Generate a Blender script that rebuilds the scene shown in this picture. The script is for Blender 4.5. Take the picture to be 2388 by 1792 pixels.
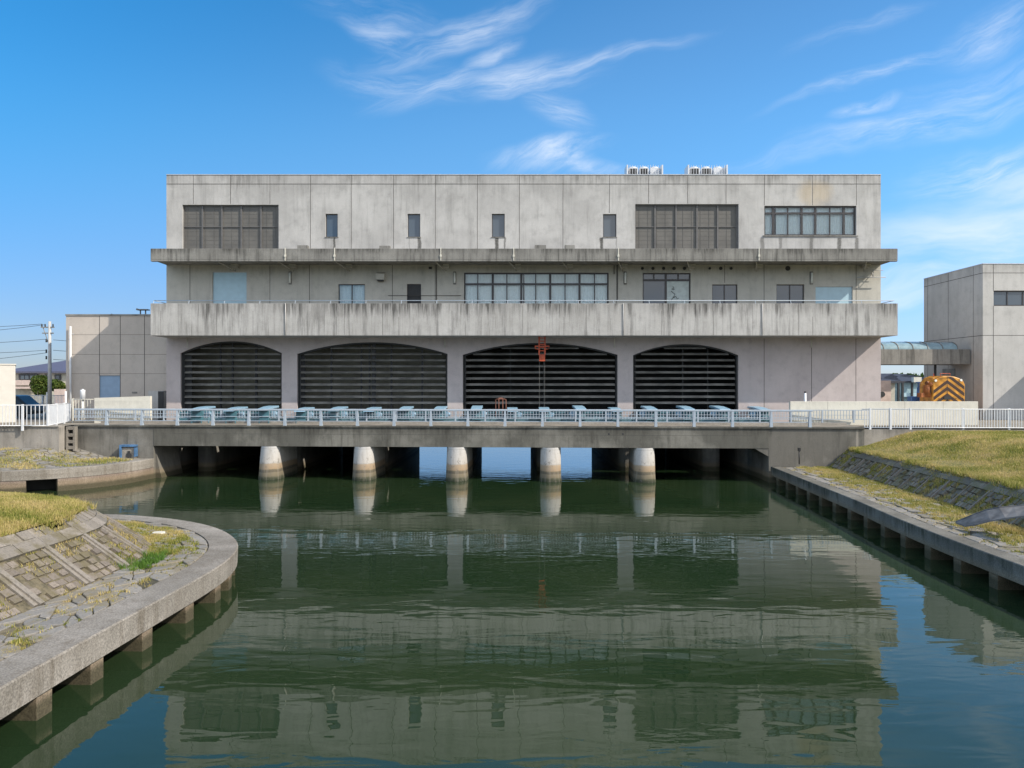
import bpy, math, random
import numpy as np
from mathutils import Vector, Matrix, noise
from mathutils.geometry import delaunay_2d_cdt
random.seed(7)
R = math.radians
S = bpy.context.scene
for o in list(bpy.data.objects): bpy.data.objects.remove(o)

# ------------------------------------------------------------------ camera, sky, sun, exposure
F_, CX, HY, CZ = 1800.0, 1194.0, 898.0, 6.0
cam = bpy.data.cameras.new('camera'); co = bpy.data.objects.new('camera', cam)
S.collection.objects.link(co); S.camera = co
co.location = (0, 0, CZ); co.rotation_euler = (R(90), 0, 0)
cam.sensor_width = 36; cam.lens = 36 * F_ / 2388; cam.shift_y = 2 / 2388
cam.clip_start = .1; cam.clip_end = 5000
S.view_settings.view_transform = 'Standard'; S.view_settings.look = 'None'
S.view_settings.gamma = 1; S.view_settings.exposure = 0.66
SUNV = Vector((5.4, -2.5, 4.8)).normalized()
sl = bpy.data.lights.new('sun', 'SUN'); sl.energy = 3.7; sl.angle = R(.5); sl.color = (1, .93, .83)
so = bpy.data.objects.new('sun', sl); S.collection.objects.link(so)
so.rotation_euler = SUNV.to_track_quat('Z', 'Y').to_euler()


class G:
    """small helper for node trees"""
    def __init__(s, t): s.t = t
    def n(s, typ, ins=None, **kw):
        nd = s.t.nodes.new(typ)
        for k, v in kw.items(): setattr(nd, k, v)
        for k, v in (ins or {}).items(): s.set(nd.inputs[k], v)
        return nd
    def set(s, sock, v):
        if isinstance(v, bpy.types.NodeSocket): s.t.links.new(v, sock)
        else:
            if hasattr(sock.default_value, '__len__') and not hasattr(v, '__len__'): v = [v] * len(sock.default_value)
            if hasattr(sock.default_value, '__len__') and len(sock.default_value) == 4 and len(v) == 3: v = (*v, 1)
            sock.default_value = v
    def m(s, op, a, b=None, c=None, clamp=False):
        nd = s.t.nodes.new('ShaderNodeMath'); nd.operation = op; nd.use_clamp = clamp
        for i, v in enumerate((a, b, c)):
            if v is not None: s.set(nd.inputs[i], v)
        return nd.outputs[0]
    def vm(s, op, a, b):
        nd = s.t.nodes.new('ShaderNodeVectorMath'); nd.operation = op
        s.set(nd.inputs[0], a); s.set(nd.inputs[1], b); return nd.outputs[0]
    def mix(s, f, a, b, bt='MIX'):
        nd = s.t.nodes.new('ShaderNodeMix'); nd.data_type = 'RGBA'; nd.blend_type = bt
        s.set(nd.inputs[0], f); s.set(nd.inputs[6], a); s.set(nd.inputs[7], b); return nd.outputs[2]
    def ss(s, v, lo, hi, a=0., b=1.):
        nd = s.t.nodes.new('ShaderNodeMapRange'); nd.interpolation_type = 'SMOOTHSTEP'
        for i, x in enumerate((v, lo, hi, a, b)): s.set(nd.inputs[i], x)
        return nd.outputs[0]
    def noise(s, vec, scale, detail=4, rough=.55, dist=0., dim='3D'):
        nd = s.n('ShaderNodeTexNoise', {'Scale': scale, 'Detail': detail, 'Roughness': rough, 'Distortion': dist}, noise_dimensions=dim)
        s.set(nd.inputs['Vector'], vec); return nd.outputs[0]
    def xyz(s, v):
        nd = s.n('ShaderNodeSeparateXYZ', {0: v}); return nd.outputs
    def comb(s, x, y, z):
        return s.n('ShaderNodeCombineXYZ', {0: x, 1: y, 2: z}).outputs[0]
    def ramp(s, f, stops):
        nd = s.t.nodes.new('ShaderNodeValToRGB'); s.set(nd.inputs[0], f)
        e = nd.color_ramp.elements
        while len(e) < len(stops): e.new(.5)
        for i, (p, c) in enumerate(stops): e[i].position = p; e[i].color = (*c, 1)
        return nd.outputs[0]


w = bpy.data.worlds.new('World'); S.world = w; w.use_nodes = True
g = G(w.node_tree); w.node_tree.nodes.clear()
sky = g.n('ShaderNodeTexSky', sky_type='NISHITA', sun_disc=False, sun_elevation=math.asin(SUNV.z),
          sun_rotation=-math.atan2(SUNV.x, SUNV.y), altitude=0, air_density=1.0, dust_density=.25, ozone_density=3.0)
tc = g.n('ShaderNodeTexCoord')
dx, dy, dz = g.xyz(tc.outputs['Generated'])
ys = g.m('MAXIMUM', dy, .05)
U = g.m('DIVIDE', dx, ys); V = g.m('DIVIDE', dz, ys)
uv = g.comb(U, V, 0.)
wn = g.n('ShaderNodeTexNoise', {'Scale': 3.2, 'Detail': 4., 'Roughness': .55}); g.set(wn.inputs['Vector'], uv)
warp = g.n('ShaderNodeVectorMath', {0: wn.outputs[1], 1: (.5, .5, .5)}, operation='SUBTRACT').outputs[0]
warp = g.n('ShaderNodeVectorMath', {0: warp, 'Scale': .13}, operation='SCALE').outputs[0]
uw = g.vm('ADD', uv, warp)
# curved drift: bend the v axis so that streaks sweep upward to the right
def rot_noise(ang, sx, sy, off, detail=7, rough=.62):
    mp = g.n('ShaderNodeMapping', {'Rotation': (0, 0, -ang), 'Location': (off, off * .37, 0)}, vector_type='POINT')
    g.set(mp.inputs['Vector'], uw)
    sc = g.vm('MULTIPLY', mp.outputs[0], (sx, sy, 1))
    return g.noise(sc, 1., detail, rough)
def blob(px, py, rx, ry, ang, pw=1.0):
    """soft elliptical region of cloud, given as a direction in the sky"""
    cu, cv = (px - CX) / F_, (HY - py) / F_
    mp = g.n('ShaderNodeMapping', vector_type='TEXTURE')
    mp.inputs['Location'].default_value = (cu, cv, 0); mp.inputs['Rotation'].default_value = (0, 0, R(ang))
    mp.inputs['Scale'].default_value = (rx / F_, ry / F_, 1)
    half = g.n('ShaderNodeVectorMath', {0: warp, 'Scale': .95}, operation='SCALE').outputs[0]
    g.set(mp.inputs['Vector'], g.vm('ADD', uv, half))
    ln = g.n('ShaderNodeVectorMath', {0: mp.outputs[0]}, operation='LENGTH').outputs['Value']
    return g.m('MULTIPLY', g.ss(ln, 1.0, 0.0), pw)
n1 = rot_noise(R(18), 5, 36, 0., 8, .68)
n2 = rot_noise(R(-12), 6, 34, 3., 8, .68)
n3 = rot_noise(R(25), 11, 40, 7., 8, .68)
def layer(bl, nz, lo=.30, hi=.80):
    t = bl[0]
    for b in bl[1:]: t = g.m('MAXIMUM', t, b)
    return g.m('MULTIPLY', t, g.ss(nz, lo, hi))
up = [blob(1080, 75, 330, 60, 22, .8), blob(1230, 185, 260, 75, 14, .85), blob(1370, 140, 330, 30, 15, .7),
      blob(1010, 290 - 70, 210, 55, 18, .7), blob(2080, 160, 420, 26, 21, .75), blob(2330, 75, 190, 75, 22, .7),
      blob(2150, 290, 430, 55, 13, .75), blob(1950, 350, 460, 36, 14, .4), blob(2320, 400, 330, 85, 12, .85),
      blob(2000, 60, 260, 30, 20, .35), blob(2300, 200, 300, 60, 15, .5)]
dn = [blob(900, 90, 200, 60, -28, .6), blob(930, 210, 230, 60, -12, .6), blob(1310, 270, 120, 60, -25, .75),
      blob(870, 30, 300, 60, -15, .35)]
core = [blob(1150, 130, 130, 40, 35, .5), blob(1300, 375, 110, 45, 0, 1.), blob(1290, 360, 200, 35, 8, .7),
        blob(2010, 262, 130, 26, 20, .6), blob(1330, 400, 220, 30, -3, .6), blob(1040, 205, 120, 22, 30, .6)]
bank = [blob(2300, 560, 480, 150, 8, .95), blob(2150, 640, 420, 120, 4, .85), blob(2420, 430, 330, 100, 14, .8),
        blob(2080, 700, 300, 90, 0, .6)]
c1 = layer(up, n1); c2 = layer(dn, n2); c3 = layer(core, n3, .28, .74); c4 = layer(bank, rot_noise(R(10), 2.6, 13, 5., 6, .55), .3, .62)
cl = g.m('MAXIMUM', g.m('MAXIMUM', c1, c2), g.m('MAXIMUM', c3, c4))
cl = g.m('MULTIPLY', cl, g.ss(dy, .05, .3))
cl = g.m('MULTIPLY', cl, g.ss(V, -.01, .03))
hs = g.n('ShaderNodeHueSaturation', {'Saturation': 1.14, 'Value': 1., 'Color': sky.outputs[0], 'Hue': .497})
skyc = g.mix(1., hs.outputs[0], (.74, 1.04, 1.14), 'MULTIPLY')
zen = g.ss(g.m('SUBTRACT', dz, g.m('MULTIPLY', dx, .45)), .28, .66)
skyc = g.mix(g.m('MULTIPLY', zen, 1.), skyc, g.mix(1., skyc, (.34, .82, .93), 'MULTIPLY'))
hz = g.ss(dz, .0, .34, .56, 1.)
skyc = g.mix(1., skyc, g.comb(g.m('MULTIPLY', hz, 1.02), hz, g.m('ADD', .12, g.m('MULTIPLY', hz, .88))), 'MULTIPLY')
tn = g.ss(dz, 0., .3, 1., 0.)
skyc = g.mix(tn, skyc, g.mix(1., skyc, (1.10, .93, 1.16), 'MULTIPLY'))
skc = g.mix(g.m('MULTIPLY', cl, .84), skyc, (5.3, 5.7, 6.3))
# thin bright cloud added out of view behind the viewer to fill the shade
rn = g.noise(tc.outputs['Generated'], 2.6, 5, .6)
rc_ = g.m('MULTIPLY', g.m('MULTIPLY', g.ss(rn, .36, .6), g.ss(dy, -.02, -.3)), g.ss(dz, .0, .12))
skc = g.mix(g.m('MULTIPLY', rc_, .85), skc, (9.0, 8.9, 8.9))
bg = g.n('ShaderNodeBackground', {'Color': skc, 'Strength': .115})
g.t.links.new(bg.outputs[0], g.n('ShaderNodeOutputWorld').inputs[0])

# ------------------------------------------------------------------ helpers
def X(px, Y): return (px - CX) / F_ * Y
def Z(py, Y): return CZ - (py - HY) / F_ * Y
COL = S.collection
WL = {}
def tag(o, label=None, cat=None, group=None, kind=None):
    if label: o['label'] = label
    if cat: o['category'] = cat
    if group: o['group'] = group
    if kind: o['kind'] = kind
    return o
def thing(name, label, cat, loc=(0, 0, 0), group=None):
    o = bpy.data.objects.new(name, None); COL.objects.link(o); o.location = loc; WL[o] = Vector(loc)
    o.empty_display_size = .3
    return tag(o, label, cat, group)


class MB:
    def __init__(s): s.v = []; s.f = []; s.m = []; s.sm = []
    def face(s, pts, m=0, smooth=False):
        b = len(s.v); s.v += [tuple(p) for p in pts]; s.f.append(tuple(range(b, b + len(pts)))); s.m.append(m); s.sm.append(smooth)
    def box(s, x0, x1, y0, y1, z0, z1, m=0):
        if x0 > x1: x0, x1 = x1, x0
        if y0 > y1: y0, y1 = y1, y0
        if z0 > z1: z0, z1 = z1, z0
        b = len(s.v)
        s.v += [(x0, y0, z0), (x1, y0, z0), (x1, y1, z0), (x0, y1, z0), (x0, y0, z1), (x1, y0, z1), (x1, y1, z1), (x0, y1, z1)]
        for q in ((0, 3, 2, 1), (4, 5, 6, 7), (0, 1, 5, 4), (1, 2, 6, 5), (2, 3, 7, 6), (3, 0, 4, 7)):
            s.f.append(tuple(b + i for i in q)); s.m.append(m); s.sm.append(False)
        return s
    def hexa(s, p, m=0):
        """8 corners: bottom 4 then top 4, counter-clockwise from above"""
        b = len(s.v); s.v += [tuple(q) for q in p]
        for q in ((0, 3, 2, 1), (4, 5, 6, 7), (0, 1, 5, 4), (1, 2, 6, 5), (2, 3, 7, 6), (3, 0, 4, 7)):
            s.f.append(tuple(b + i for i in q)); s.m.append(m); s.sm.append(False)
    def tube(s, pts, r, n=8, m=0, r2=None, cap=True):
        pts = [Vector(p) for p in pts]; b = len(s.v); k = len(pts)
        for i, p in enumerate(pts):
            d = (pts[min(i + 1, k - 1)] - pts[max(i - 1, 0)]).normalized()
            a = d.cross(Vector((0, 0, 1)) if abs(d.z) < .9 else Vector((1, 0, 0))).normalized(); c = d.cross(a)
            rr = r if r2 is None else r + (r2 - r) * i / (k - 1)
            for j in range(n):
                t = 2 * math.pi * j / n; s.v.append(tuple(p + (a * math.cos(t) + c * math.sin(t)) * rr))
        for i in range(k - 1):
            for j in range(n):
                s.f.append((b + i * n + j, b + i * n + (j + 1) % n, b + (i + 1) * n + (j + 1) % n, b + (i + 1) * n + j)); s.m.append(m); s.sm.append(n > 5)
        if cap:
            s.f.append(tuple(b + j for j in range(n))[::-1]); s.m.append(m); s.sm.append(False)
            s.f.append(tuple(b + (k - 1) * n + j for j in range(n))); s.m.append(m); s.sm.append(False)
        return s
    def prism(s, poly, a0, a1, axis='x', m=0):
        """extrude a 2D polygon; axis x: poly=(y,z); axis y: poly=(x,z); axis z: poly=(x,y)"""
        def P(q, a): return {'x': (a, q[0], q[1]), 'y': (q[0], a, q[1]), 'z': (q[0], q[1], a)}[axis]
        n = len(poly); b = len(s.v)
        s.v += [P(q, a0) for q in poly] + [P(q, a1) for q in poly]
        for i in range(n):
            j = (i + 1) % n; s.f.append((b + i, b + j, b + n + j, b + n + i)); s.m.append(m); s.sm.append(False)
        s.f.append(tuple(range(b, b + n))[::-1]); s.m.append(m); s.sm.append(False)
        s.f.append(tuple(range(b + n, b + 2 * n))); s.m.append(m); s.sm.append(False)
    def build(s, name, mats, parent=None, loc=None, local=False, bevel=0, fixn=True):
        me = bpy.data.meshes.new(name)
        off = Vector((0, 0, 0))
        if not local: off = WL[parent] if parent is not None else Vector(loc or (0, 0, 0))
        v = np.array(s.v, dtype=float) - np.array(off) if len(s.v) else np.zeros((0, 3))
        me.from_pydata(v.tolist(), [], s.f)
        if not isinstance(mats, (list, tuple)): mats = [mats]
        for mm in mats: me.materials.append(mm)
        me.polygons.foreach_set('material_index', s.m)
        me.polygons.foreach_set('use_smooth', s.sm)
        me.update()
        if fixn:
            import bmesh
            bm = bmesh.new(); bm.from_mesh(me); bmesh.ops.recalc_face_normals(bm, faces=bm.faces); bm.to_mesh(me); bm.free()
        o = bpy.data.objects.new(name, me); COL.objects.link(o)
        if parent is not None: o.parent = parent; WL[o] = WL[parent]
        else: o.location = off; WL[o] = off
        if bevel:
            md = o.modifiers.new('bevel', 'BEVEL'); md.width = bevel; md.segments = 2; md.limit_method = 'ANGLE'
        return o


def B(x0, x1, y0, y1, z0, z1): return MB().box(x0, x1, y0, y1, z0, z1)
def copy_tree(o, parent=None, shift=None):
    c = o.copy(); COL.objects.link(c)
    if parent is not None: c.parent = parent
    if shift is not None: c.location = Vector(o.location) + Vector(shift)
    for ch in o.children: copy_tree(ch, c)
    return c

# ------------------------------------------------------------------ materials
def newmat(name):
    m = bpy.data.materials.new(name); m.use_nodes = True; m.node_tree.nodes.clear()
    gg = G(m.node_tree)
    bs = gg.n('ShaderNodeBsdfPrincipled'); out = gg.n('ShaderNodeOutputMaterial')
    gg.t.links.new(bs.outputs[0], out.inputs[0])
    return m, gg, bs, out
def POS(gg): return gg.n('ShaderNodeNewGeometry').outputs['Position']
def plain(name, col, rough=.6, metal=0., var=.12, scale=3., bump=0.):
    m, gg, bs, _ = newmat(name)
    p = gg.n('ShaderNodeTexCoord').outputs['Object']
    nz = gg.noise(p, scale, 5)
    f = gg.ss(nz, .3, .7)
    gg.set(bs.inputs['Base Color'], gg.mix(f, tuple(c * (1 - var) for c in col), tuple(min(1, c * (1 + var)) for c in col)))
    gg.set(bs.inputs['Roughness'], gg.m('ADD', rough - .06, gg.m('MULTIPLY', nz, .12))); bs.inputs['Metallic'].default_value = metal
    if bump:
        b = gg.n('ShaderNodeBump', {'Strength': bump, 'Distance': .01, 'Height': gg.noise(p, 14, 4)}); gg.set(bs.inputs['Normal'], b.outputs[0])
    return m
def concrete(name, c1, c2, dark=(.06, .058, .05), streak=.35, sx=2.2, drips=(), bands=None, blotch=.5, stains=(), speck=.12, warm=None, waterline=False):
    """weathered cast concrete: clouds, run-down streaks, drip stains below given edges (z, length, amount)"""
    m, gg, bs, _ = newmat(name)
    p = POS(gg); x, y, z = gg.xyz(p)
    nb = gg.noise(p, .33, 6, .6); nm = gg.noise(p, 1.7, 6, .65); nf = gg.noise(p, 26, 4, .6)
    st1 = gg.noise(gg.comb(gg.m('MULTIPLY', x, sx), gg.m('MULTIPLY', y, sx), gg.m('MULTIPLY', z, .22)), 1., 6, .68)
    st2 = gg.noise(gg.comb(gg.m('MULTIPLY', x, sx * 3.3), gg.m('MULTIPLY', y, sx * 3.3), gg.m('MULTIPLY', z, .3)), 1., 5, .65)
    col = gg.mix(gg.m('MULTIPLY', gg.ss(nb, .34, .66), blotch * 1.5, clamp=True), c1, c2)
    col = gg.mix(gg.m('MULTIPLY', gg.ss(nm, .45, .8), .45), col, tuple(a * .72 for a in c2))
    sm = gg.m('ADD', gg.m('MULTIPLY', gg.ss(st1, .46, .72), .75), gg.m('MULTIPLY', gg.ss(st2, .5, .75), .5))
    f = gg.m('MULTIPLY', sm, streak)
    for (zt, ln, am) in drips:
        d = gg.m('DIVIDE', gg.m('SUBTRACT', zt, z), ln)
        dd = gg.m('SUBTRACT', d, gg.m('MULTIPLY', gg.m('SUBTRACT', st1, .5), 2.6))
        k = gg.m('MULTIPLY', gg.ss(dd, 1., 0.), gg.ss(d, -.08, 0.))
        k = gg.m('MULTIPLY', k, gg.m('ADD', .35, gg.m('MULTIPLY', gg.ss(st2, .35, .65), .8)))
        k = gg.m('MULTIPLY', k, gg.ss(gg.noise(gg.comb(gg.m('MULTIPLY', x, .42), gg.m('MULTIPLY', y, .42), zt), 1., 3, .6), .36, .62, .3, 1.1), clamp=True)
        f = gg.m('MAXIMUM', f, gg.m('MULTIPLY', k, am))
    for (xc, hw, zt, zb, am) in stains:
        fx = gg.m('ABSOLUTE', gg.m('SUBTRACT', gg.m('ADD', x, gg.m('MULTIPLY', gg.m('SUBTRACT', nm, .5), .25)), xc))
        k = gg.m('MULTIPLY', gg.ss(fx, hw, hw * .3), gg.m('MULTIPLY', gg.ss(z, zt, zt - .05), gg.ss(z, zb - .2, zb + .25)))
        k = gg.m('MULTIPLY', k, gg.m('ADD', .35, gg.ss(nf, .3, .6)))
        f = gg.m('MAXIMUM', f, gg.m('MULTIPLY', k, am))
    f = gg.m('MINIMUM', f, .95)
    col = gg.mix(f, col, dark)
    if warm:
        for (xc, zc, rx, rz, am, wc) in warm:
            a = gg.m('DIVIDE', gg.m('SUBTRACT', x, xc), rx); b = gg.m('DIVIDE', gg.m('SUBTRACT', z, zc), rz)
            r = gg.m('ADD', gg.m('MULTIPLY', a, a), gg.m('MULTIPLY', b, b))
            col = gg.mix(gg.m('MULTIPLY', gg.ss(gg.m('ADD', r, gg.m('SUBTRACT', nm, .5)), 1., 0.), am), col, wc, 'MIX')
    if waterline:
        zn = gg.m('ADD', z, gg.m('MULTIPLY', gg.m('SUBTRACT', nm, .5), .16))
        col = gg.mix(gg.ss(zn, .75, .45, 0., .55), col, (.2, .15, .085))
        col = gg.mix(gg.ss(zn, .42, .22, 0., .85), col, (.055, .05, .028))
    sp = gg.ss(nf, .25, .75, 1 - speck, 1 + speck)
    col = gg.mix(1., col, gg.comb(sp, sp, sp), 'MULTIPLY')
    gg.set(bs.inputs['Base Color'], col); bs.inputs['Roughness'].default_value = .88
    bs.inputs['Specular IOR Level'].default_value = .25
    b = gg.n('ShaderNodeBump', {'Strength': .35, 'Distance': .012, 'Height': gg.m('ADD', nf, gg.m('MULTIPLY', nm, 1.5))})
    gg.set(bs.inputs['Normal'], b.outputs[0])
    return m

Y0 = 54.5          # main facade plane
YB = 52.1          # balcony and canopy front plane
zr = Z(408.5, Y0); zst, zsb = Z(580, YB), Z(610, YB)      # roof, canopy top/bottom
zpt, zpb = Z(708, YB), Z(783, YB)                         # balcony parapet
ZG = 3.38
stn = [(X(a, Y0), w_, Z(554, Y0), 15.3, am) for a, w_, am in
       ((780, .12, .8), (760, .07, .3), (978, .17, .75), (955, .05, .3), (1158, .2, .9), (1177, .1, .6), (1403, .16, .9), (1437, .05, .4),
        (1778, .22, .55), (1820, .18, .5), (1892, .2, .6), (1957, .22, .7), (1998, .2, .6))]
M = {}
M['up'] = concrete('concrete_pale_upper_storey', (.50, .485, .46), (.37, .358, .34), streak=.33, sx=1.5, drips=((zr, 1.3, .5), (zr - .7, 1.6, .25), (zst + .9, .7, .0)),
                   stains=stn, warm=((X(1900, Y0), Z(450, Y0), 1.6, 1.2, .45, (.5, .38, .22)),))
M['mid'] = concrete('concrete_middle_storey', (.56, .53, .46), (.47, .445, .385), streak=.18, sx=1.3, drips=((zsb, .8, .3),))
M['low'] = concrete('concrete_lower_storey', (.50, .44, .42), (.44, .385, .37), streak=.1, sx=1., blotch=.6, drips=((zpb, .6, .2),))
M['par'] = concrete('concrete_streaked_parapet', (.47, .455, .43), (.36, .345, .32), dark=(.07, .067, .061), streak=.7, sx=2.3, drips=((zpt, 1.3, .92), (zpt, .35, .55)), speck=.1)
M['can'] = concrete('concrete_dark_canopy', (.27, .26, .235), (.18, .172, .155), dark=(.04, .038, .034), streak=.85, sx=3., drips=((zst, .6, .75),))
M['joint'] = plain('joint_sealant', (.06, .055, .05), .8)
M['jointw'] = plain('joint_light_arris', (.5, .48, .45), .8)
M['bridge'] = concrete('concrete_bridge_girder', (.225, .212, .18), (.12, .114, .096), dark=(.04, .037, .03), streak=.75, sx=1.1, blotch=.9, drips=((3.4, .75, .75),))
M['abut'] = concrete('concrete_abutment', (.25, .235, .205), (.15, .14, .12), streak=.65, blotch=.8, sx=1.4, drips=((3.42, .9, .7),), waterline=True)
M['retain'] = concrete('concrete_retaining_wall', (.34, .31, .27), (.25, .225, .19), streak=.45, sx=1.2, drips=((3.3, .7, .6),))
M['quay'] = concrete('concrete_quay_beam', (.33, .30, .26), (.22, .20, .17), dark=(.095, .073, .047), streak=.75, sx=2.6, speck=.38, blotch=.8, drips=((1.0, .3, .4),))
M['quayd'] = concrete('concrete_shade_painted_quay', (.22, .205, .175), (.14, .13, .11), dark=(.03, .034, .02), streak=.7, sx=2.2, speck=.3, blotch=.8, drips=((.97, .55, .8),), waterline=True)  # right quay's shade painted in as darker concrete, with waterline growth
M['piled'] = concrete('concrete_shade_painted_pile', (.16, .135, .11), (.09, .075, .06), streak=.5, sx=3, speck=.4, waterline=True)  # darker pile colour carries the shade under the right quay
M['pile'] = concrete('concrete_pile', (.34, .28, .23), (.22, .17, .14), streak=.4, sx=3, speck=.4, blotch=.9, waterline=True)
M['rb'] = concrete('concrete_right_building', (.50, .485, .46), (.42, .41, .385), streak=.18, sx=1., drips=((15.07, 1.4, .3),))
M['annex'] = concrete('concrete_annex_panels', (.52, .46, .40), (.47, .415, .36), streak=.08, sx=1.)
M['cream'] = concrete('concrete_cream_wall', (.66, .63, .54), (.58, .55, .47), streak=.12, sx=2., drips=((4.9, .5, .15),))
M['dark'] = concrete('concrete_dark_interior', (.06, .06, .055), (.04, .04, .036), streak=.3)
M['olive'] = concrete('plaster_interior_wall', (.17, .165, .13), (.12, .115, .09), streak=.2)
M['white'] = plain('white_painted_steel', (.64, .65, .66), .4, var=.05)
M['rail'] = plain('pale_blue_grey_painted_rail', (.36, .41, .46), .45, var=.06)
M['frame'] = plain('dark_bronze_window_frame', (.045, .04, .04), .4)
M['blind'] = plain('pale_blue_blind', (.74, .80, .78), .7, var=.05, scale=9)
M['film'] = plain('pale_cyan_glass_film', (.42, .58, .64), .25, var=.04)
M['bluep'] = plain('blue_painted_panel', (.24, .34, .46), .5, var=.05)
M['hood'] = plain('pale_blue_machine_paint', (.23, .37, .48), .4, var=.08)
M['teal'] = plain('teal_machine_paint', (.05, .13, .16), .5, var=.3)
M['slat'] = plain('grey_louvre_blade', (.19, .18, .16), .55, var=.35, scale=1.1)
M['slatd'] = plain('dark_louvre_post', (.03, .03, .03), .6)
M['grille'] = plain('warm_grey_louvre_grille', (.12, .113, .10), .55, var=.12, scale=1.2)
M['grillef'] = plain('grey_louvre_mullion', (.115, .11, .105), .5)
M['orange'] = plain('red_orange_paint', (.42, .07, .025), .6, var=.3)
M['black'] = plain('black_rubber', (.015, .015, .015), .6)
M['galv'] = plain('galvanised_steel', (.5, .51, .52), .42, .5, var=.1, scale=8)
M['pole'] = plain('grey_concrete_pole', (.4, .4, .39), .8)
M['wire'] = plain('dark_cable', (.05, .05, .055), .7)
M['yellow'] = plain('amber_yellow_paint', (.52, .235, .03), .38, var=.4, scale=2.2)
M['pink'] = plain('pink_beige_render', (.55, .43, .37), .85)
M['lamp'] = plain('white_lamp_tube', (.75, .75, .68), .4)
M['asph'] = plain('old_asphalt', (.13, .12, .105), .9, var=.25, scale=1.5)
M['deck'] = plain('worn_deck_paving', (.2, .175, .14), .9, var=.25, scale=1.2)

m, gg, bs, out = newmat('window_glass')
gg.t.nodes.remove(bs)
gl = gg.n('ShaderNodeBsdfGlossy', {'Roughness': .02, 'Color': (.9, .95, 1)}); tr = gg.n('ShaderNodeBsdfTransparent', {'Color': (.97, .99, .99)})
fr = gg.n('ShaderNodeFresnel', {'IOR': 1.45}); mx = gg.n('ShaderNodeMixShader', {0: fr.outputs[0]})
gg.t.links.new(tr.outputs[0], mx.inputs[1]); gg.t.links.new(gl.outputs[0], mx.inputs[2]); gg.t.links.new(mx.outputs[0], out.inputs[0])
M['glass'] = m
m, gg, bs, out = newmat('dark_tinted_glass')
bs.inputs['Base Color'].default_value = (.06, .08, .1, 1); bs.inputs['Roughness'].default_value = .05; bs.inputs['IOR'].default_value = 1.7
p = gg.n('ShaderNodeTexCoord').outputs['Object']
gg.set(bs.inputs['Normal'], gg.n('ShaderNodeBump', {'Strength': .05, 'Distance': .01, 'Height': gg.noise(p, .8, 1)}).outputs[0])
M['tint'] = m

# water
m, gg, bs, out = newmat('canal_water')
p = POS(gg); x, y, z = gg.xyz(p)
body = gg.mix(gg.ss(gg.noise(p, .12, 3), .35, .65), (.013, .028, .011), (.021, .036, .015))
gg.set(bs.inputs['Base Color'], body)
bs.inputs['Roughness'].default_value = .012; bs.inputs['IOR'].default_value = 1.47
a1 = gg.noise(gg.comb(gg.m('MULTIPLY', x, .55), gg.m('MULTIPLY', y, 1.5), 0.), 1., 2, .5, .4)
a2 = gg.noise(gg.comb(gg.m('MULTIPLY', x, 1.7), gg.m('MULTIPLY', y, 4.6), 3.), 1., 3, .5, .6)
patch = gg.ss(gg.noise(gg.comb(gg.m('MULTIPLY', x, .1), gg.m('MULTIPLY', y, .22), 1.), 1., 2), .42, .66)
h = gg.m('ADD', gg.m('MULTIPLY', a1, .03), gg.m('MULTIPLY', gg.m('MULTIPLY', a2, .007), gg.m('ADD', gg.m('MULTIPLY', gg.ss(y, 46., 54.), 2.2), gg.m('ADD', .1, patch))))
bp = gg.n('ShaderNodeBump', {'Strength': 1., 'Distance': .3, 'Height': h}); gg.set(bs.inputs['Normal'], bp.outputs[0])
M['water'] = m

# paving of irregular stones
m, gg, bs, out = newmat('irregular_stone_paving')
p = POS(gg)
wv = gg.n('ShaderNodeTexNoise', {'Scale': 1.6, 'Detail': 3.}); gg.set(wv.inputs['Vector'], p)
pw = gg.vm('ADD', p, gg.n('ShaderNodeVectorMath', {0: wv.outputs[1], 'Scale': .28}, operation='SCALE').outputs[0])
vo = gg.n('ShaderNodeTexVoronoi', {'Scale': 1.75, 'Randomness': .9}, feature='DISTANCE_TO_EDGE'); gg.set(vo.inputs['Vector'], pw)
vc = gg.n('ShaderNodeTexVoronoi', {'Scale': 1.75, 'Randomness': .9}); gg.set(vc.inputs['Vector'], pw)
e = vo.outputs[0]; cx_, cy_, cz_ = gg.xyz(vc.outputs['Color'])
stone = gg.mix(cx_, (.20, .19, .175), (.27, .245, .21)); nf = gg.noise(p, 14, 5, .65)
stone = gg.mix(gg.m('MULTIPLY', gg.ss(nf, .4, .75), .5), stone, (.15, .14, .12))
moss = gg.mix(gg.noise(p, 9, 3), (.10, .10, .03), (.24, .18, .09))
stone = gg.mix(gg.m('MULTIPLY', gg.ss(gg.noise(p, 1.1, 5), .47, .6), .85), stone, moss)
col = gg.mix(gg.m('MULTIPLY', gg.ss(e, .06, .012), gg.ss(gg.noise(p, 2.2, 3), .3, .55, .35, 1.)), stone, (.07, .058, .035))
gg.set(bs.inputs['Base Color'], col); bs.inputs['Roughness'].default_value = .9
hh = gg.m('ADD', gg.ss(e, 0., .09), gg.m('ADD', gg.m('MULTIPLY', nf, .4), gg.m('MULTIPLY', cy_, .5)))
gg.set(bs.inputs['Normal'], gg.n('ShaderNodeBump', {'Strength': .9, 'Distance': .045, 'Height': hh}).outputs[0])
M['paving'] = m

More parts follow.
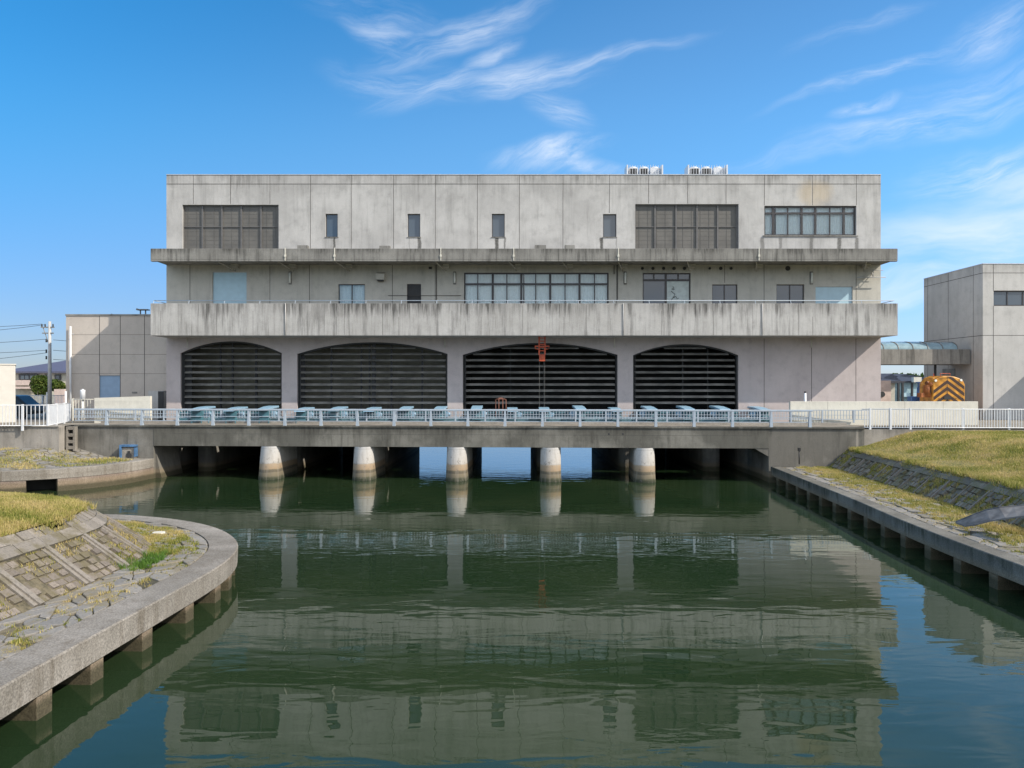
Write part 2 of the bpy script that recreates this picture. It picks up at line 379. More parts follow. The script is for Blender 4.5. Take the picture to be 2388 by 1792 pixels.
def blockmat(name, c1, c2, c3):
    m, gg, bs, out = newmat(name)
    p = POS(gg); nf = gg.noise(p, 17, 5, .65); nm = gg.noise(p, 1.3, 4, .6)
    rn = gg.n('ShaderNodeNewGeometry').outputs['Random Per Island']
    col = gg.mix(rn, c1, c2); col = gg.mix(gg.m('MULTIPLY', gg.ss(nf, .42, .72), .55), col, tuple(a * .5 for a in c1))
    col = gg.mix(gg.m('MULTIPLY', gg.ss(nm, .46, .64), .75), col, c3)
    gg.set(bs.inputs['Base Color'], col); bs.inputs['Roughness'].default_value = .92
    gg.set(bs.inputs['Normal'], gg.n('ShaderNodeBump', {'Strength': .6, 'Distance': .02, 'Height': nf}).outputs[0])
    return m
M['block'] = blockmat('revetment_block', (.15, .125, .10), (.245, .205, .165), (.12, .10, .04))
M['blockd'] = blockmat('mossy_dark_revetment_block', (.13, .115, .09), (.27, .24, .19), (.13, .125, .05))
M['rib'] = blockmat('concrete_revetment_rib', (.19, .168, .138), (.28, .245, .205), (.12, .10, .05))

M['flag'] = blockmat('grey_flagstone', (.19, .18, .165), (.28, .255, .22), (.19, .155, .09))
def soilmat(name, c1, c2):
    m, gg, bs, out = newmat(name)
    p = POS(gg); nf = gg.noise(p, 6, 6, .7); nm = gg.noise(p, .5, 4)
    gg.set(bs.inputs['Base Color'], gg.mix(gg.ss(gg.m('ADD', gg.m('MULTIPLY', nf, .6), gg.m('MULTIPLY', nm, .4)), .38, .62), c1, c2))
    bs.inputs['Roughness'].default_value = .95
    gg.set(bs.inputs['Normal'], gg.n('ShaderNodeBump', {'Strength': .8, 'Distance': .05, 'Height': nf}).outputs[0])
    return m
M['soil'] = soilmat('turf_soil', (.10, .11, .025), (.27, .21, .08))
M['dirt'] = soilmat('joint_dirt', (.055, .05, .03), (.17, .14, .085))
M['ground'] = soilmat('packed_ground', (.16, .14, .11), (.26, .23, .18))
def grassmat(name, stops):
    m, gg, bs, out = newmat(name)
    at = gg.n('ShaderNodeAttribute', attribute_name='rnd').outputs['Fac']
    p = POS(gg); nz = gg.noise(p, .45, 4, .6)
    f = gg.m('ADD', gg.m('MULTIPLY', at, .5), gg.m('MULTIPLY', gg.ss(nz, .3, .7), .5))
    gg.set(bs.inputs['Base Color'], gg.ramp(f, stops)); bs.inputs['Roughness'].default_value = .65
    bs.inputs['Specular IOR Level'].default_value = .2
    tl = gg.n('ShaderNodeBsdfTranslucent'); gg.set(tl.inputs[0], gg.ramp(f, stops))
    mx = gg.n('ShaderNodeMixShader', {0: .3}); gg.t.links.new(bs.outputs[0], mx.inputs[1]); gg.t.links.new(tl.outputs[0], mx.inputs[2])
    gg.t.links.new(mx.outputs[0], out.inputs[0])
    return m
M['grass'] = grassmat('dry_turf_blades', [(0., (.10, .15, .025)), (.3, (.25, .26, .05)), (.55, (.46, .38, .13)), (1., (.62, .47, .24))])
M['green'] = grassmat('fresh_green_blades', [(0., (.05, .12, .015)), (.5, (.13, .24, .04)), (1., (.3, .33, .08))])
M['leaf'] = grassmat('tree_leaves', [(0., (.03, .055, .01)), (.5, (.07, .11, .02)), (1., (.17, .19, .04))])
M['bark'] = plain('bark', (.1, .08, .06), .9)

# pier: white limewashed top, tide bands below
m, gg, bs, out = newmat('tide_stained_pier')
p = POS(gg); x, y, z = gg.xyz(p)
nm = gg.noise(p, 1.5, 5); nf = gg.noise(p, 18, 4); st = gg.noise(gg.comb(gg.m('MULTIPLY', x, 5.), gg.m('MULTIPLY', y, 5.), gg.m('MULTIPLY', z, .5)), 1., 4)
zz = gg.m('ADD', z, gg.m('MULTIPLY', gg.m('SUBTRACT', nm, .5), .15))
col = gg.ramp(gg.m('DIVIDE', zz, 2.1), [(0., (.015, .02, .008)), (.08, (.04, .045, .02)), (.12, (.13, .11, .07)), (.21, (.17, .14, .09)), (.24, (.09, .075, .05)), (.30, (.12, .10, .065)), (.325, (.28, .20, .12)),
                                         (.47, (.33, .25, .165)), (.495, (.42, .39, .35)), (1., (.44, .43, .41))])
col = gg.mix(gg.m('MULTIPLY', gg.ss(st, .45, .75), .45), col, (.25, .22, .18))
col = gg.mix(gg.m('MULTIPLY', gg.ss(nf, .5, .75), .3), col, (.15, .13, .1))
ch = gg.m('MULTIPLY', gg.ss(gg.noise(p, 3.1, 6, .7), .56, .64), .55); col = gg.mix(ch, col, (.12, .105, .085))
seam = gg.ss(gg.m('ABSOLUTE', gg.m('SUBTRACT', gg.m('FRACT', gg.m('DIVIDE', gg.m('ADD', z, .3), .9)), .5)), .018, .008); col = gg.mix(gg.m('MULTIPLY', seam, .4), col, (.1, .09, .07))
gg.set(bs.inputs['Base Color'], col); bs.inputs['Roughness'].default_value = .85
gg.set(bs.inputs['Normal'], gg.n('ShaderNodeBump', {'Strength': .4, 'Distance': .015, 'Height': nf}).outputs[0])
M['pier'] = m

# ------------------------------------------------------------------ ground and water
mb = MB(); mb.face([(-400, -60, 0), (400, -60, 0), (400, 1500, 0), (-400, 1500, 0)])
tag(mb.build('canal_water', M['water'], loc=(0, 0, 0)), kind='structure')
mb = MB()
XL, XR = -23.2, 15.9
mb.face([(-1500, 50.6, ZG), (XL, 50.6, ZG), (XL, 3000, ZG), (-1500, 3000, ZG)])
mb.face([(-1500, 48.3, ZG - .004), (-28.6, 48.3, ZG - .004), (-28.6, 50.6, ZG - .004), (-1500, 50.6, ZG - .004)])
mb.face([(XR, 48.6, ZG), (1500, 48.6, ZG), (1500, 3000, ZG), (XR, 3000, ZG)])
mb.face([(26, 47.0, ZG - .02), (1500, 47.0, ZG - .02), (1500, 48.6, ZG), (26, 48.6, ZG)])
mb.face([(XL, 1400, ZG), (XR, 1400, ZG), (XR, 3000, ZG), (XL, 3000, ZG)])
tag(mb.build('ground', M['ground'], loc=(0, 0, ZG)), kind='structure')
mb = MB().box(XL - .6, XL, 75.2, 1400, -1, ZG - .01).box(XR, XR + .6, 75.2, 1400, -1, ZG - .01)
tag(mb.build('canal_wall', M['abut'], loc=(0, 75, 0)), 'long concrete channel walls running on behind the pump building', 'canal wall')
mb = MB().box(-1500, -29.2, 47.6, 48.29, 1.2, 3.2)
tag(mb.build('canal_bed', M['dark'], loc=(0, 48, 0)), kind='structure') if False else None

# ------------------------------------------------------------------ pump building
PB = thing('pump_building', 'long grey concrete pump house with four arched louvred openings standing over the canal', 'building', (.8, Y0, ZG))
xl, xr = -24.4, 26.04
YR = 74.0
def wall_holes(mb, x0, x1, z0, z1, yf, th, holes, notop=()):
    xs = sorted({x0, x1, *[h[0] for h in holes], *[h[1] for h in holes]}); zs = sorted({z0, z1, *[h[2] for h in holes], *[h[3] for h in holes]})
    for i in range(len(xs) - 1):
        for j in range(len(zs) - 1):
            cx, cz = (xs[i] + xs[i + 1]) / 2, (zs[j] + zs[j + 1]) / 2
            if any(h[0] < cx < h[1] and h[2] < cz < h[3] for h in holes): continue
            for yy in (yf, yf + th):
                q = [(xs[i], yy, zs[j]), (xs[i + 1], yy, zs[j]), (xs[i + 1], yy, zs[j + 1]), (xs[i], yy, zs[j + 1])]
                mb.face(q if yy == yf else q[::-1])
    for k, h in enumerate(holes):
        a, b, c, d = h; y1 = yf + th
        mb.face([(a, yf, c), (a, yf, d), (a, y1, d), (a, y1, c)]); mb.face([(b, yf, c), (b, y1, c), (b, y1, d), (b, yf, d)])
        mb.face([(a, yf, c), (a, y1, c), (b, y1, c), (b, yf, c)])
        if k not in notop: mb.face([(a, yf, d), (b, yf, d), (b, y1, d), (a, y1, d)])
    mb.face([(x0, yf, z0), (x0, yf, z1), (x0, yf + th, z1), (x0, yf + th, z0)]); mb.face([(x1, yf, z0), (x1, yf + th, z0), (x1, yf + th, z1), (x1, yf, z1)])
    mb.face([(x0, yf, z1), (x1, yf, z1), (x1, yf + th, z1), (x0, yf + th, z1)]); mb.face([(x0, yf, z0), (x0, yf + th, z0), (x1, yf + th, z0), (x1, yf, z0)])
def rc(px0, px1, py0, py1, Y=Y0): return (X(px0, Y), X(px1, Y), Z(py1, Y), Z(py0, Y))
def vj(mb, px, py0, py1, Y=Y0, wd=.035, m=1):
    x = X(px, Y); mb.box(x - wd / 2, x + wd / 2, Y - .003, Y + .02, Z(py1, Y), Z(py0, Y), m)
TH = .34
lv1 = rc(425.4, 649.7, 478, 585); lv1 = (lv1[0], lv1[1], 14.9, lv1[3])
lv2 = rc(1481.4, 1722.5, 476.4, 585); lv2 = (lv2[0], lv2[1], 14.9, lv2[3])
smallw = [rc(759, 787.5, 499, 553), rc(950.4, 980, 499, 553), rc(1147, 1177, 499, 553), rc(1406.3, 1437.5, 499.5, 553)]
bigr = rc(1782.4, 1997, 480.4, 549.3)
ZM = 14.7
mb = MB(); wall_holes(mb, xl, xr, ZM, zr, Y0, TH, [lv1, lv2, bigr] + smallw)
for px, lo in ((450.7, 476), (537.5, 476), (629.4, 476), (723.8, 580), (819, 580), (917.7, 580), (1015, 580), (1113, 580), (1211, 580), (1312.7, 580),
               (1421, 497), (1512.6, 475), (1603.6, 475), (1693, 475), (1782.4, 479), (1895, 479), (1997, 479)):
    vj(mb, px, 409, lo)
    x = X(px, Y0) - .04; mb.box(x - .012, x + .012, Y0 - .002, Y0 + .02, Z(lo, Y0), Z(409, Y0), 2)
z = Z(429.6, Y0); mb.box(xl, xr, Y0 - .006, Y0 + .02, z - .02, z + .02, 1)
z = Z(529, Y0)
mb.build('upper_front_wall', [M['up'], M['joint'], M['jointw']], PB)
# middle storey
cy1 = rc(495.4, 575, 635, 712); sw = rc(789, 851, 663, 712); dp = rc(949, 982, 662.6, 715); bw = rc(1082, 1419.6, 636, 712)
dw = rc(1498.8, 1610.8, 636.7, 715); w1 = rc(1660.8, 1720, 663.6, 712); w2 = rc(1810.7, 1875.8, 663.6, 712); cy2 = rc(1901.9, 1988.4, 668.8, 715)
mb = MB(); wall_holes(mb, xl, xr, zpb + .1, ZM, Y0, TH, [cy1, sw, dp, bw, dw, w1, w2, cy2])
for px in (443, 629.4, 721.6, 915, 1015, 1438, 1781.8, 1996.5, 1690): vj(mb, px, 612, 715 if px != 1690 else 660)
mb.build('middle_front_wall', [M['mid'], M['joint']], PB)
# lower storey with arches
arches = [(421, 657, 824, 796), (693, 1043.5, 825.6, 798.4), (1079.3, 1440.4, 828, 800), (1476.3, 1722, 829, 802.8)]
ZF = ZG + .05
ah = []
for a, b, sp, cr in arches: ah.append((X(a, Y0), X(b, Y0), ZF, Z(cr, Y0)))
def arch_z(i, x):
    a, b, _, zc = ah[i]; zs = Z(arches[i][2], Y0); hw = (b - a) / 2; r = zc - zs; Rr = (hw * hw + r * r) / (2 * r)
    d = min(abs(x - (a + b) / 2), hw); return zc - Rr + math.sqrt(Rr * Rr - d * d)
mb = MB(); wall_holes(mb, xl, xr, ZG - .4, zpb + .1, Y0, .7, ah, notop=(0, 1, 2, 3))
for i, (a, b, zb, zc) in enumerate(ah):
    N = 36
    for k in range(N):
        x0, x1 = a + (b - a) * k / N, a + (b - a) * (k + 1) / N; z0, z1 = arch_z(i, x0), arch_z(i, x1)
        mb.face([(x0, Y0, z0), (x1, Y0, z1), (x1, Y0, zc), (x0, Y0, zc)])
        mb.face([(x0, Y0, z0), (x0, Y0 + .7, z0), (x1, Y0 + .7, z1), (x1, Y0, z1)])
for px in (1782, 1892.6, 1996): vj(mb, px, 790, 990)
mb.build('lower_front_wall', [M['low'], M['joint']], PB, fixn=False)
# shell
mb = MB().box(xl, xl + .3, Y0 + .71, YR, ZG, zpb + .1).box(xr - .3, xr, Y0 + .71, YR, ZG, zpb + .1)
mb.box(xl, xl + .3, Y0 + .341, YR, zpb + .103, zr).box(xr - .3, xr, Y0 + .341, YR, zpb + .103, zr).box(xl + .31, xr - .31, YR - .3, YR, ZG, zr)
mb.build('side_wall', M['up'], PB)
B(xl + .31, xr - .31, Y0 + .35, YR - .31, zr - .9, zr - .5).build('roof', M['can'], PB)
B(xl, xr, Y0 - .03, Y0 + .3, zr, zr + .05).build('roof_coping', M['galv'], PB)
mb = MB().box(xl + .31, xr - .31, Y0 + .35, YR - .31, 14.0, 14.2).box(xl + .31, xr - .31, Y0 + .71, YR - .31, zpb - .35, zpb - .1).box(xl + .31, xr - .31, Y0 + .75, YR - .31, ZG - .5, ZG)
mb.build('floor_slab', M['dark'], PB)
mb = MB().box(XL, XR, Y0 + .05, Y0 + .7, 2.75, ZG - .41).box(XL, XR, Y0 - .8, Y0 - .003, 2.9, ZG - .05).box(XL, XR, YR - .4, YR, 2.7, ZG - .51)
mb.build('water_beam', M['abut'], PB)
# canopy slab with underside ribs
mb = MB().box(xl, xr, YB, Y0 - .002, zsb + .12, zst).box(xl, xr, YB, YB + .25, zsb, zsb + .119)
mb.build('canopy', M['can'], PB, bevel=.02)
brx = (527, 665, 798, 1028, 1198, 1321, 1450, 1610, 1769, 2024)
for px in brx:
    x = X(px, 53.3); mb = MB().tube([(x - .35, 52.7, zsb + .1), (x + .25, 54.45, zsb - .3)], .04, 6).box(x + .1, x + .5, 53.9, 54.49, zsb - .12, zsb + .11)
    mb.build('drain_pipe', M['mid'], PB)
for px in (665, 780, 1028, 1198, 1442, 1770):
    x = X(px, YB); mb = MB().box(x - .03, x + .03, YB - .035, YB, zsb + .05, zst + .05).box(x - .06, x + .06, YB - .06, YB, zsb + .3, zsb + .45)
    mb.build('rain_spout', M['cream'], PB)
# balcony
mb = MB().box(xl, xr, YB, YB + .22, zpb, zpt).box(xl, xl + .2, YB + .221, Y0 - .002, zpb, zpt).box(xr - .2, xr, YB + .221, Y0 - .002, zpb, zpt)
mb.box(xl + .201, xr - .201, YB + .221, Y0 - .002, zpb, zpb + .25)
for px in (375, 505, 590, 785, 803, 892, 930, 1019, 1054, 1122, 1219, 1315, 1367, 1418, 1455, 1543, 1664, 1704, 1812, 1862, 1895, 1972):
    x = X(px, YB); mb.box(x - .014, x + .014, YB - .003, YB + .02, zpb + .02, zpt - random.choice((.1, .5, 0.9)), 1)
mb.build('balcony', [M['par'], M['joint']], PB, bevel=.015)
for px in (666, 1778, 1454):
    x = X(px, YB); MB().tube([(x, YB - .04, zpt - .0), (x, YB - .04, zpb + .02)], .025, 6).build('drain_pipe', M['jointw'], PB)
br = MB().tube([(xl + .1, YB + .3, zpt + .22), (xr - .1, YB + .3, zpt + .22)], .03, 6).tube([(xl + .1, YB + .3, zpt + .22), (xl + .1, Y0 - .1, zpt + .22)], .025, 6).tube([(xr - .1, YB + .3, zpt + .22), (xr - .1, Y0 - .1, zpt + .22)], .025, 6)
x = xl + .1
while x < xr: br.tube([(x, YB + .15, zpt - .02), (x, YB + .3, zpt + .22)], .02, 5); x += 2.4
br.build('balcony_rail', M['rail'], PB)
for px in (437, 1037, 1433, 1892):
    x = X(px, 54.3); MB().tube([(x, 54.3, zpb), (x, 54.3, zpb - .7)], .04, 6).build('drain_pipe', M['mid'], PB)
x = X(415, 54.35); 

def window(name, r, mull, trans=None, mat='glass', blind=True, inset=.14, fw=.1, thick=(), parent=PB, Y=Y0, bmat='blind', tophalf=True, fmat='frame'):
    x0, x1, z0, z1 = r; y = Y + inset; f = MB()
    f.box(x0 - .004, x0 + fw, y, y + .08, z0 - .004, z1 + .004).box(x1 - fw, x1 + .004, y, y + .08, z0 - .004, z1 + .004)
    f.box(x0 + fw, x1 - fw, y, y + .08, z0 - .004, z0 + fw).box(x0 + fw, x1 - fw, y, y + .08, z1 - fw, z1 + .004)
    for i, mx_ in enumerate(mull):
        wd = .15 if mx_ in thick else .07
        f.box(mx_ - wd / 2, mx_ + wd / 2, y - .01, y + .075, z0 + fw, z1 - fw)
    if trans: f.box(x0 + fw, x1 - fw, y - .014, y + .07, trans - .07, trans + .07)
    fo = f.build(name, M[fmat], parent)
    B(x0 + fw - .01, x1 - fw + .01, y + .03, y + .042, z0 + fw - .01, z1 - fw + .01).build('pane', M[mat], fo)
    if blind:
        bb = MB(); n = int((x1 - x0) / .12) + 1
        for k in range(n):
            a = x0 + (x1 - x0) * k / n; b = x0 + (x1 - x0) * (k + 1) / n; q = .03 if k % 2 else 0.
            if random.random() < .05: continue
            bb.face([(a, y + .22 + q, z0), (b, y + .22 + .03 - q, z0), (b, y + .22 + .03 - q, z1), (a, y + .22 + q, z1)])
        bb.build('blind', M[bmat], fo, fixn=False)
    # closed dark room behind
    return fo
fr1 = window('window', bigr, [X(p_, Y0) for p_ in (1804.6, 1838.8, 1871.2, 1903.3, 1937.2, 1969.6)], Z(497, Y0), thick=[X(p_, Y0) for p_ in (1804.6, 1871.2, 1903.3, 1969.6)])
B(bigr[0] - .1, bigr[1] + .1, Y0 - .06, Y0 + .13, bigr[2] - .09, bigr[2] - .006).build('window_sill', M['can'], PB)
for r in smallw:
    window('narrow_window', r, [], mat='tint', blind=False, fw=.05, inset=.16)
    B(r[0] - .05, r[1] + .05, Y0 - .04, Y0 + .15, r[2] - .05, r[2] - .006).build('window_sill', M['can'], PB)
ms = [X(p_, Y0) for p_ in (1149, 1215.6, 1283.4, 1351.8)]; allm = sorted(ms + [X(p_, Y0) for p_ in (1114, 1182, 1249.5, 1318, 1387)])
window('window', bw, allm, Z(662.6, Y0), thick=ms)
window('window', sw, [(sw[0] + sw[1]) / 2], fw=.05)
window('window', w1, [(w1[0] + w1[1]) / 2], mat='tint', blind=False, fw=.06)
window('window', w2, [(w2[0] + w2[1]) / 2], mat='tint', blind=False, fw=.06)
m4 = [X(p_, Y0) for p_ in (1525.5, 1553.5, 1582.5)]
dwo = window('glazed_door', dw, [m4[1]], Z(653.4, Y0), mat='tint', blind=False, fw=.09, thick=[m4[1]])
for q in (m4[0], m4[2]): B(q - .05, q + .05, Y0 + .135, Y0 + .21, Z(653, Y0), dw[3] - .09).build('transom_bar', M['frame'], dwo)
q0, q1 = m4[1] + .08, dw[1] - .1
B(q0, q1, Y0 + .15, Y0 + .165, dw[2] + .09, Z(656, Y0)).build('white_panel', plain('frosted_white_film', (.5, .55, .52), .5), dwo)
def st(pts): return [(X(a, Y0), Y0 + .14, Z(b, Y0)) for a, b in pts]
f = MB()
for s_ in ([(1570, 668), (1573, 672), (1568, 674)], [(1566, 679), (1571, 683), (1575, 686), (1573, 691), (1569, 696), (1567, 700)],
           [(1572, 694), (1577, 691), (1580, 697), (1584, 695)], [(1567, 674), (1574, 675)]):
    f.tube(st(s_), .022, 5)
f.build('painted_sign_mark', M['black'], dwo)
window('louvre_door', dp, [], mat='slatd', blind=False, fw=.05)
for r in (cy1, cy2): window('filmed_window', r, [], mat='film', blind=False, fw=.025, inset=.08, fmat='galv')
# grilles of the upper storey
def grille(r, mpx):
    x0, x1, z0, z1 = r; y = Y0 + .16; f = MB(); mid = Z(528.5, Y0)
    f.box(x0 - .004, x0 + .06, y, y + .1, z0, z1 + .004).box(x1 - .12, x1 + .004, y, y + .1, z0, z1 + .004).box(x0 + .06, x1 - .12, y, y + .1, z1 - .08, z1 + .004)
    f.box(x0 + .06, x1 - .12, y, y + .06, mid - .025, mid + .025)
    for p_ in mpx: x = X(p_, Y0); f.box(x - .055, x + .055, y - .02, y + .1, z0, z1 - .08)
    fo = f.build('louvre_window', M['grillef'], PB)
    s_ = MB(); s_.face([(x0 + .05, y + .07, z0), (x1 - .1, y + .07, z0), (x1 - .1, y + .07, z1 - .05), (x0 + .05, y + .07, z1 - .05)])
    q = x0 + .3
    while q < x1 - .2: s_.box(q, q + .018, y + .055, y + .069, z0, z1 - .08); q += .62
    z = z0 + .1
    while z < z1 - .1: s_.box(x0 + .06, x1 - .12, y + .062, y + .069, z, z + .02); z += .31
    s_.build('louvre_blades', M['grille'], fo, fixn=False)
grille(lv1, (470, 515.5, 561, 607)); grille(lv2, (1528.6, 1577.8, 1626.7, 1675))
# lamps, vents, box on the middle storey
for px in (677, 1060.5, 1457.8, 1891.7):
    x = X(px, Y0); mb = MB().box(x - .1, x + .1, Y0 - .07, Y0 - .002, Z(664, Y0), Z(634, Y0)); mb.tube([(x, Y0 - .12, Z(661, Y0)), (x, Y0 - .12, Z(637, Y0))], .07, 8, 1)
    mb.build('wall_lamp', [M['slat'], M['lamp']], PB)
for px, r in ((1498, .1), (1522.5, .11), (1547.4, .11), (1571.7, .12), (1596, .12), (1655, .09), (1680.5, .12), (1704.8, .1), (1837, .17)):
    x = X(px, Y0); z = Z(626.5, Y0); MB().tube([(x, Y0 - .06, z), (x, Y0 + .01, z)], r, 12).build('vent_hole', M['slatd'], PB)
B(X(1000, Y0), X(1007, Y0), Y0 - .05, Y0 - .002, Z(628, Y0), Z(623, Y0)).build('vent_hole', M['slatd'], PB)
x0, x1 = X(876, 54), X(896, 54)
mb = MB(); mb.prism([(Y0 - .002, Z(632, 54)), (Y0 - .45, Z(638, 54)), (Y0 - .45, Z(652, 54)), (Y0 - .002, Z(652, 54))], x0, x1, 'x')
mb.box(x0 + .1, x1 - .1, Y0 - .4, Y0 - .05, Z(655, 54), Z(652.1, 54), 1)
mb.build('exhaust_hood', [M['mid'], M['slatd']], PB)
mb = MB()
for px, a, b in ((1436, 612, 700), (1428, 612, 640), (1014, 612, 700)): x = X(px, Y0) + .12; mb.tube([(x, Y0 - .04, Z(a, Y0)), (x, Y0 - .04, Z(b, Y0))], .025, 5)
mb.tube([(X(905, Y0), Y0 - .04, Z(690, Y0)), (X(1075, Y0), Y0 - .04, Z(690, Y0))], .018, 5)
mb.build('conduit', M['joint'], PB)
zz = Z(649, Y0)
mb = MB().tube([(X(2001, 54), 54.1, zz), (X(2067, 54), 54.1, zz)], .035, 6).tube([(X(2038, 54), 54.1, zz), (X(2042, 54), 54.5, zz + .35)], .03, 6).tube([(X(2030, 54), 54.1, zz + .5), (X(2062, 54), 54.1, zz + .5)], .025, 6)
mb.tube([(X(2038, 54), 54.1, zz), (X(2038, 54), 54.1, zz + .5)], .02, 6)
mb.build('pipe_bracket', M['pole'], PB)
# small boxes left on the canopy top
for px0, px1, py in ((1247, 1273, 572.5), (1317, 1340, 572.5), (694, 718, 573), (885, 910, 574)):
    B(X(px0, 53.9), X(px1, 53.9), 53.8, 54.2, zst - .01, Z(py, 53.9)).build('roof_vent_box', M['can'], PB)

# arch louvre screens
def louvre(i):
    a, b, zb, zc = ah[i]; y = Y0 + .32; f = MB()
    z = Z(941, Y0); k = 0
    while z < zc - .1:
        # width of blade clipped by arch
        if z > Z(arches[i][2], Y0) - .05:
            hw = (b - a) / 2; c = (a + b) / 2; lo = 0.
            for t in range(60):
                d = hw * t / 60
                if arch_z(i, c + d) > z + .16: lo = d
            if lo < .5: break
            xa, xb = c - lo, c + lo
        else: xa, xb = a + .16, b - .16
        f.hexa([(xa, y - .10, z - .045), (xb, y - .10, z - .045), (xb, y + .10, z + .085), (xa, y + .10, z + .085),
                (xa, y - .10, z - .02), (xb, y - .10, z - .02), (xb, y + .10, z + .11), (xa, y + .10, z + .11)])
        z += .433
    o = f.build('louvre_screen', M['slat'], PB)
    p_ = MB(); zs = Z(arches[i][2], Y0)
    p_.box(a - .002, a + .1, y - .14, y + .14, zb, zs + .02).box(b - .1, b + .002, y - .14, y + .14, zb, zs + .02)
    p_.box(a + .16, a + .2, y - .16, y - .11, zb, zs)
    N = 36
    for k in range(N):
        x0, x1 = a + (b - a) * k / N, a + (b - a) * (k + 1) / N; z0, z1 = arch_z(i, x0), arch_z(i, x1)
        p_.hexa([(x0, y - .14, z0 - .1), (x1, y - .14, z1 - .1), (x1, y + .14, z1 - .1), (x0, y + .14, z0 - .1), (x0, y - .14, z0 + .002), (x1, y - .14, z1 + .002), (x1, y + .14, z1 + .002), (x0, y + .14, z0 + .002)])
    posts = ((515, .09), (543, .1), (598, .12), (440, .5)), ((705, .4), (773, .1), (843, .1), (862, .1), (872, .28), (913, .12), (985, .12)), ((1268, .06), (1190, .05)), ((1592, .07), (1650, .05))
    for px, wd in posts[i]:
        x = X(px, y + .3); p_.box(x - wd / 2, x + wd / 2, y + .2, y + .4, zb, arch_z(i, x) - .1)
    p_.build('screen_post', M['slatd'], o)
for i in range(4): louvre(i)
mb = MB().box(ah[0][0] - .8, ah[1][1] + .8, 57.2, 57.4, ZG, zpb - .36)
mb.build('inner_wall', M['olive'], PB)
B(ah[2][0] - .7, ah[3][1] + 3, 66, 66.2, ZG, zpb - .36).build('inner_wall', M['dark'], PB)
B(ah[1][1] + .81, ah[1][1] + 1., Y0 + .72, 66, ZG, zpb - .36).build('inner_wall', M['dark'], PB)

# building piers in the water, closed gates in the side bays
px_ = [-21.3, -15.35, -9.3, -3.45, 2.37, 8.1, 13.9]
for x in px_:
    mb = MB(); w2_ = .62
    poly = [(x - w2_, 72.5), (x - w2_, 54.0)] + [(x + w2_ * math.cos(t), 54.0 + w2_ * .9 * math.sin(t)) for t in [math.pi + math.pi * k / 8 for k in range(1, 8)]] + [(x + w2_, 54.0), (x + w2_, 72.5)]
    mb.prism(poly, -1., 2.74, 'z'); mb.build('water_pier', M['abut'], PB)
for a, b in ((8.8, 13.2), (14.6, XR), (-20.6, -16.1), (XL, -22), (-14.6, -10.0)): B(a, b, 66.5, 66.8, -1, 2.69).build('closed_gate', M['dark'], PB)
B(XL - .6, XL, 50.7, 75.1, -1, 2.89).build('water_side_wall', M['abut'], PB); B(XR, XR + .6, 48.7, 75.1, -1, 2.89).build('water_side_wall', M['abut'], PB)

# ------------------------------------------------------------------ roof units
def hvac(px0, px1, i):
    Y = 57.5; x0, x1 = X(px0, Y), X(px1, Y); zt = Z(388, Y); zb = zr - .5
    t = thing('air_conditioner', ('smaller' if i == 0 else 'larger') + ' white outdoor cooling bank on the roof, ' + ('nearer the middle of the building' if i == 0 else 'nearer the right end of the building'), 'cooling unit', ((x0 + x1) / 2, Y, zb), 'cooling banks on the roof')
    n = 3; wd = (x1 - x0) / n
    for k in range(n):
        a, b = x0 + wd * k + .06, x0 + wd * (k + 1) - .06
        B(a, b, Y, Y + .8, zb, zt - .12).build('casing', M['white'], t)
        gr_ = MB(); q = a + .05
        if k < 2:
            gr_.box(a + .04, b - .1, Y - .012, Y - .002, zb + .2, zt - .18)
            gr_.build('coil_grille', M['slatd'], t)
        MB().tube([((a + b) / 2, Y + .4, zt - .12), ((a + b) / 2, Y + .4, zt)], .3, 14).build('fan_ring', M['white'], t)
    fr_ = MB(); q = x0 - .1
    while q < x1 + .1: fr_.box(q, q + .025, Y - .25, Y - .22, zb, zt + random.uniform(-.03, .03)); q += .19
    fr_.box(x0 - .12, x1 + .12, Y - .24, Y - .2, zb + .5, zb + .54); fr_.box(x0 - .15, x0 - .05, Y - .3, Y + .9, zb, zt + .02); fr_.box(x1 + .05, x1 + .15, Y - .3, Y + .9, zb, zt + .02)
    fr_.build('guard_frame', M['white'], t)
hvac(1465, 1540, 0); hvac(1607, 1690, 1)

# ------------------------------------------------------------------ orange hoist and frame
xc = X(1264, 53.2)
t = thing('trash_rake_hoist', 'red-orange hanging hoist on two cables in front of the third arch', 'hoist', (xc, 53.2, zpb - 1.7))
def zz_(py): return Z(py, 53.2)
mb = MB()
for s_ in (-.2, .2): mb.box(xc + s_ - .05, xc + s_ + .05, 53.1, 53.2, zz_(828), zpb - .01)
for k in range(5): z = zpb - .1 - k * .22; mb.box(xc - .17, xc + .17, 53.12, 53.18, z - .03, z + .03)
mb.build('mast', M['orange'], t)
mb = MB().box(xc - .5, xc + .5, 53.0, 53.08, zz_(809.5), zz_(807)); mb.tube([(xc - .5, 53.04, zz_(809)), (xc - .44, 53.04, zz_(814)), (xc - .2, 53.04, zz_(816.5))], .03, 6).tube([(xc + .5, 53.04, zz_(809)), (xc + .44, 53.04, zz_(814)), (xc + .2, 53.04, zz_(816.5))], .03, 6)
mb.build('spreader', M['orange'], t)
MB().box(xc - .2, xc + .2, 52.95, 53.09, zz_(843), zz_(827)).tube([(xc, 52.93, zz_(835)), (xc, 52.98, zz_(835))], .1, 10).build('motor', M['orange'], t)
MB().tube([(xc - .18, 53.15, zz_(844)), (xc - .18, 53.15, 4.45)], .008, 5).tube([(xc + .18, 53.15, zz_(844)), (xc + .18, 53.15, 4.45)], .008, 5).build('cable', M['slat'], t)
x0, x1 = X(1156, 53.6), X(1180, 53.6)
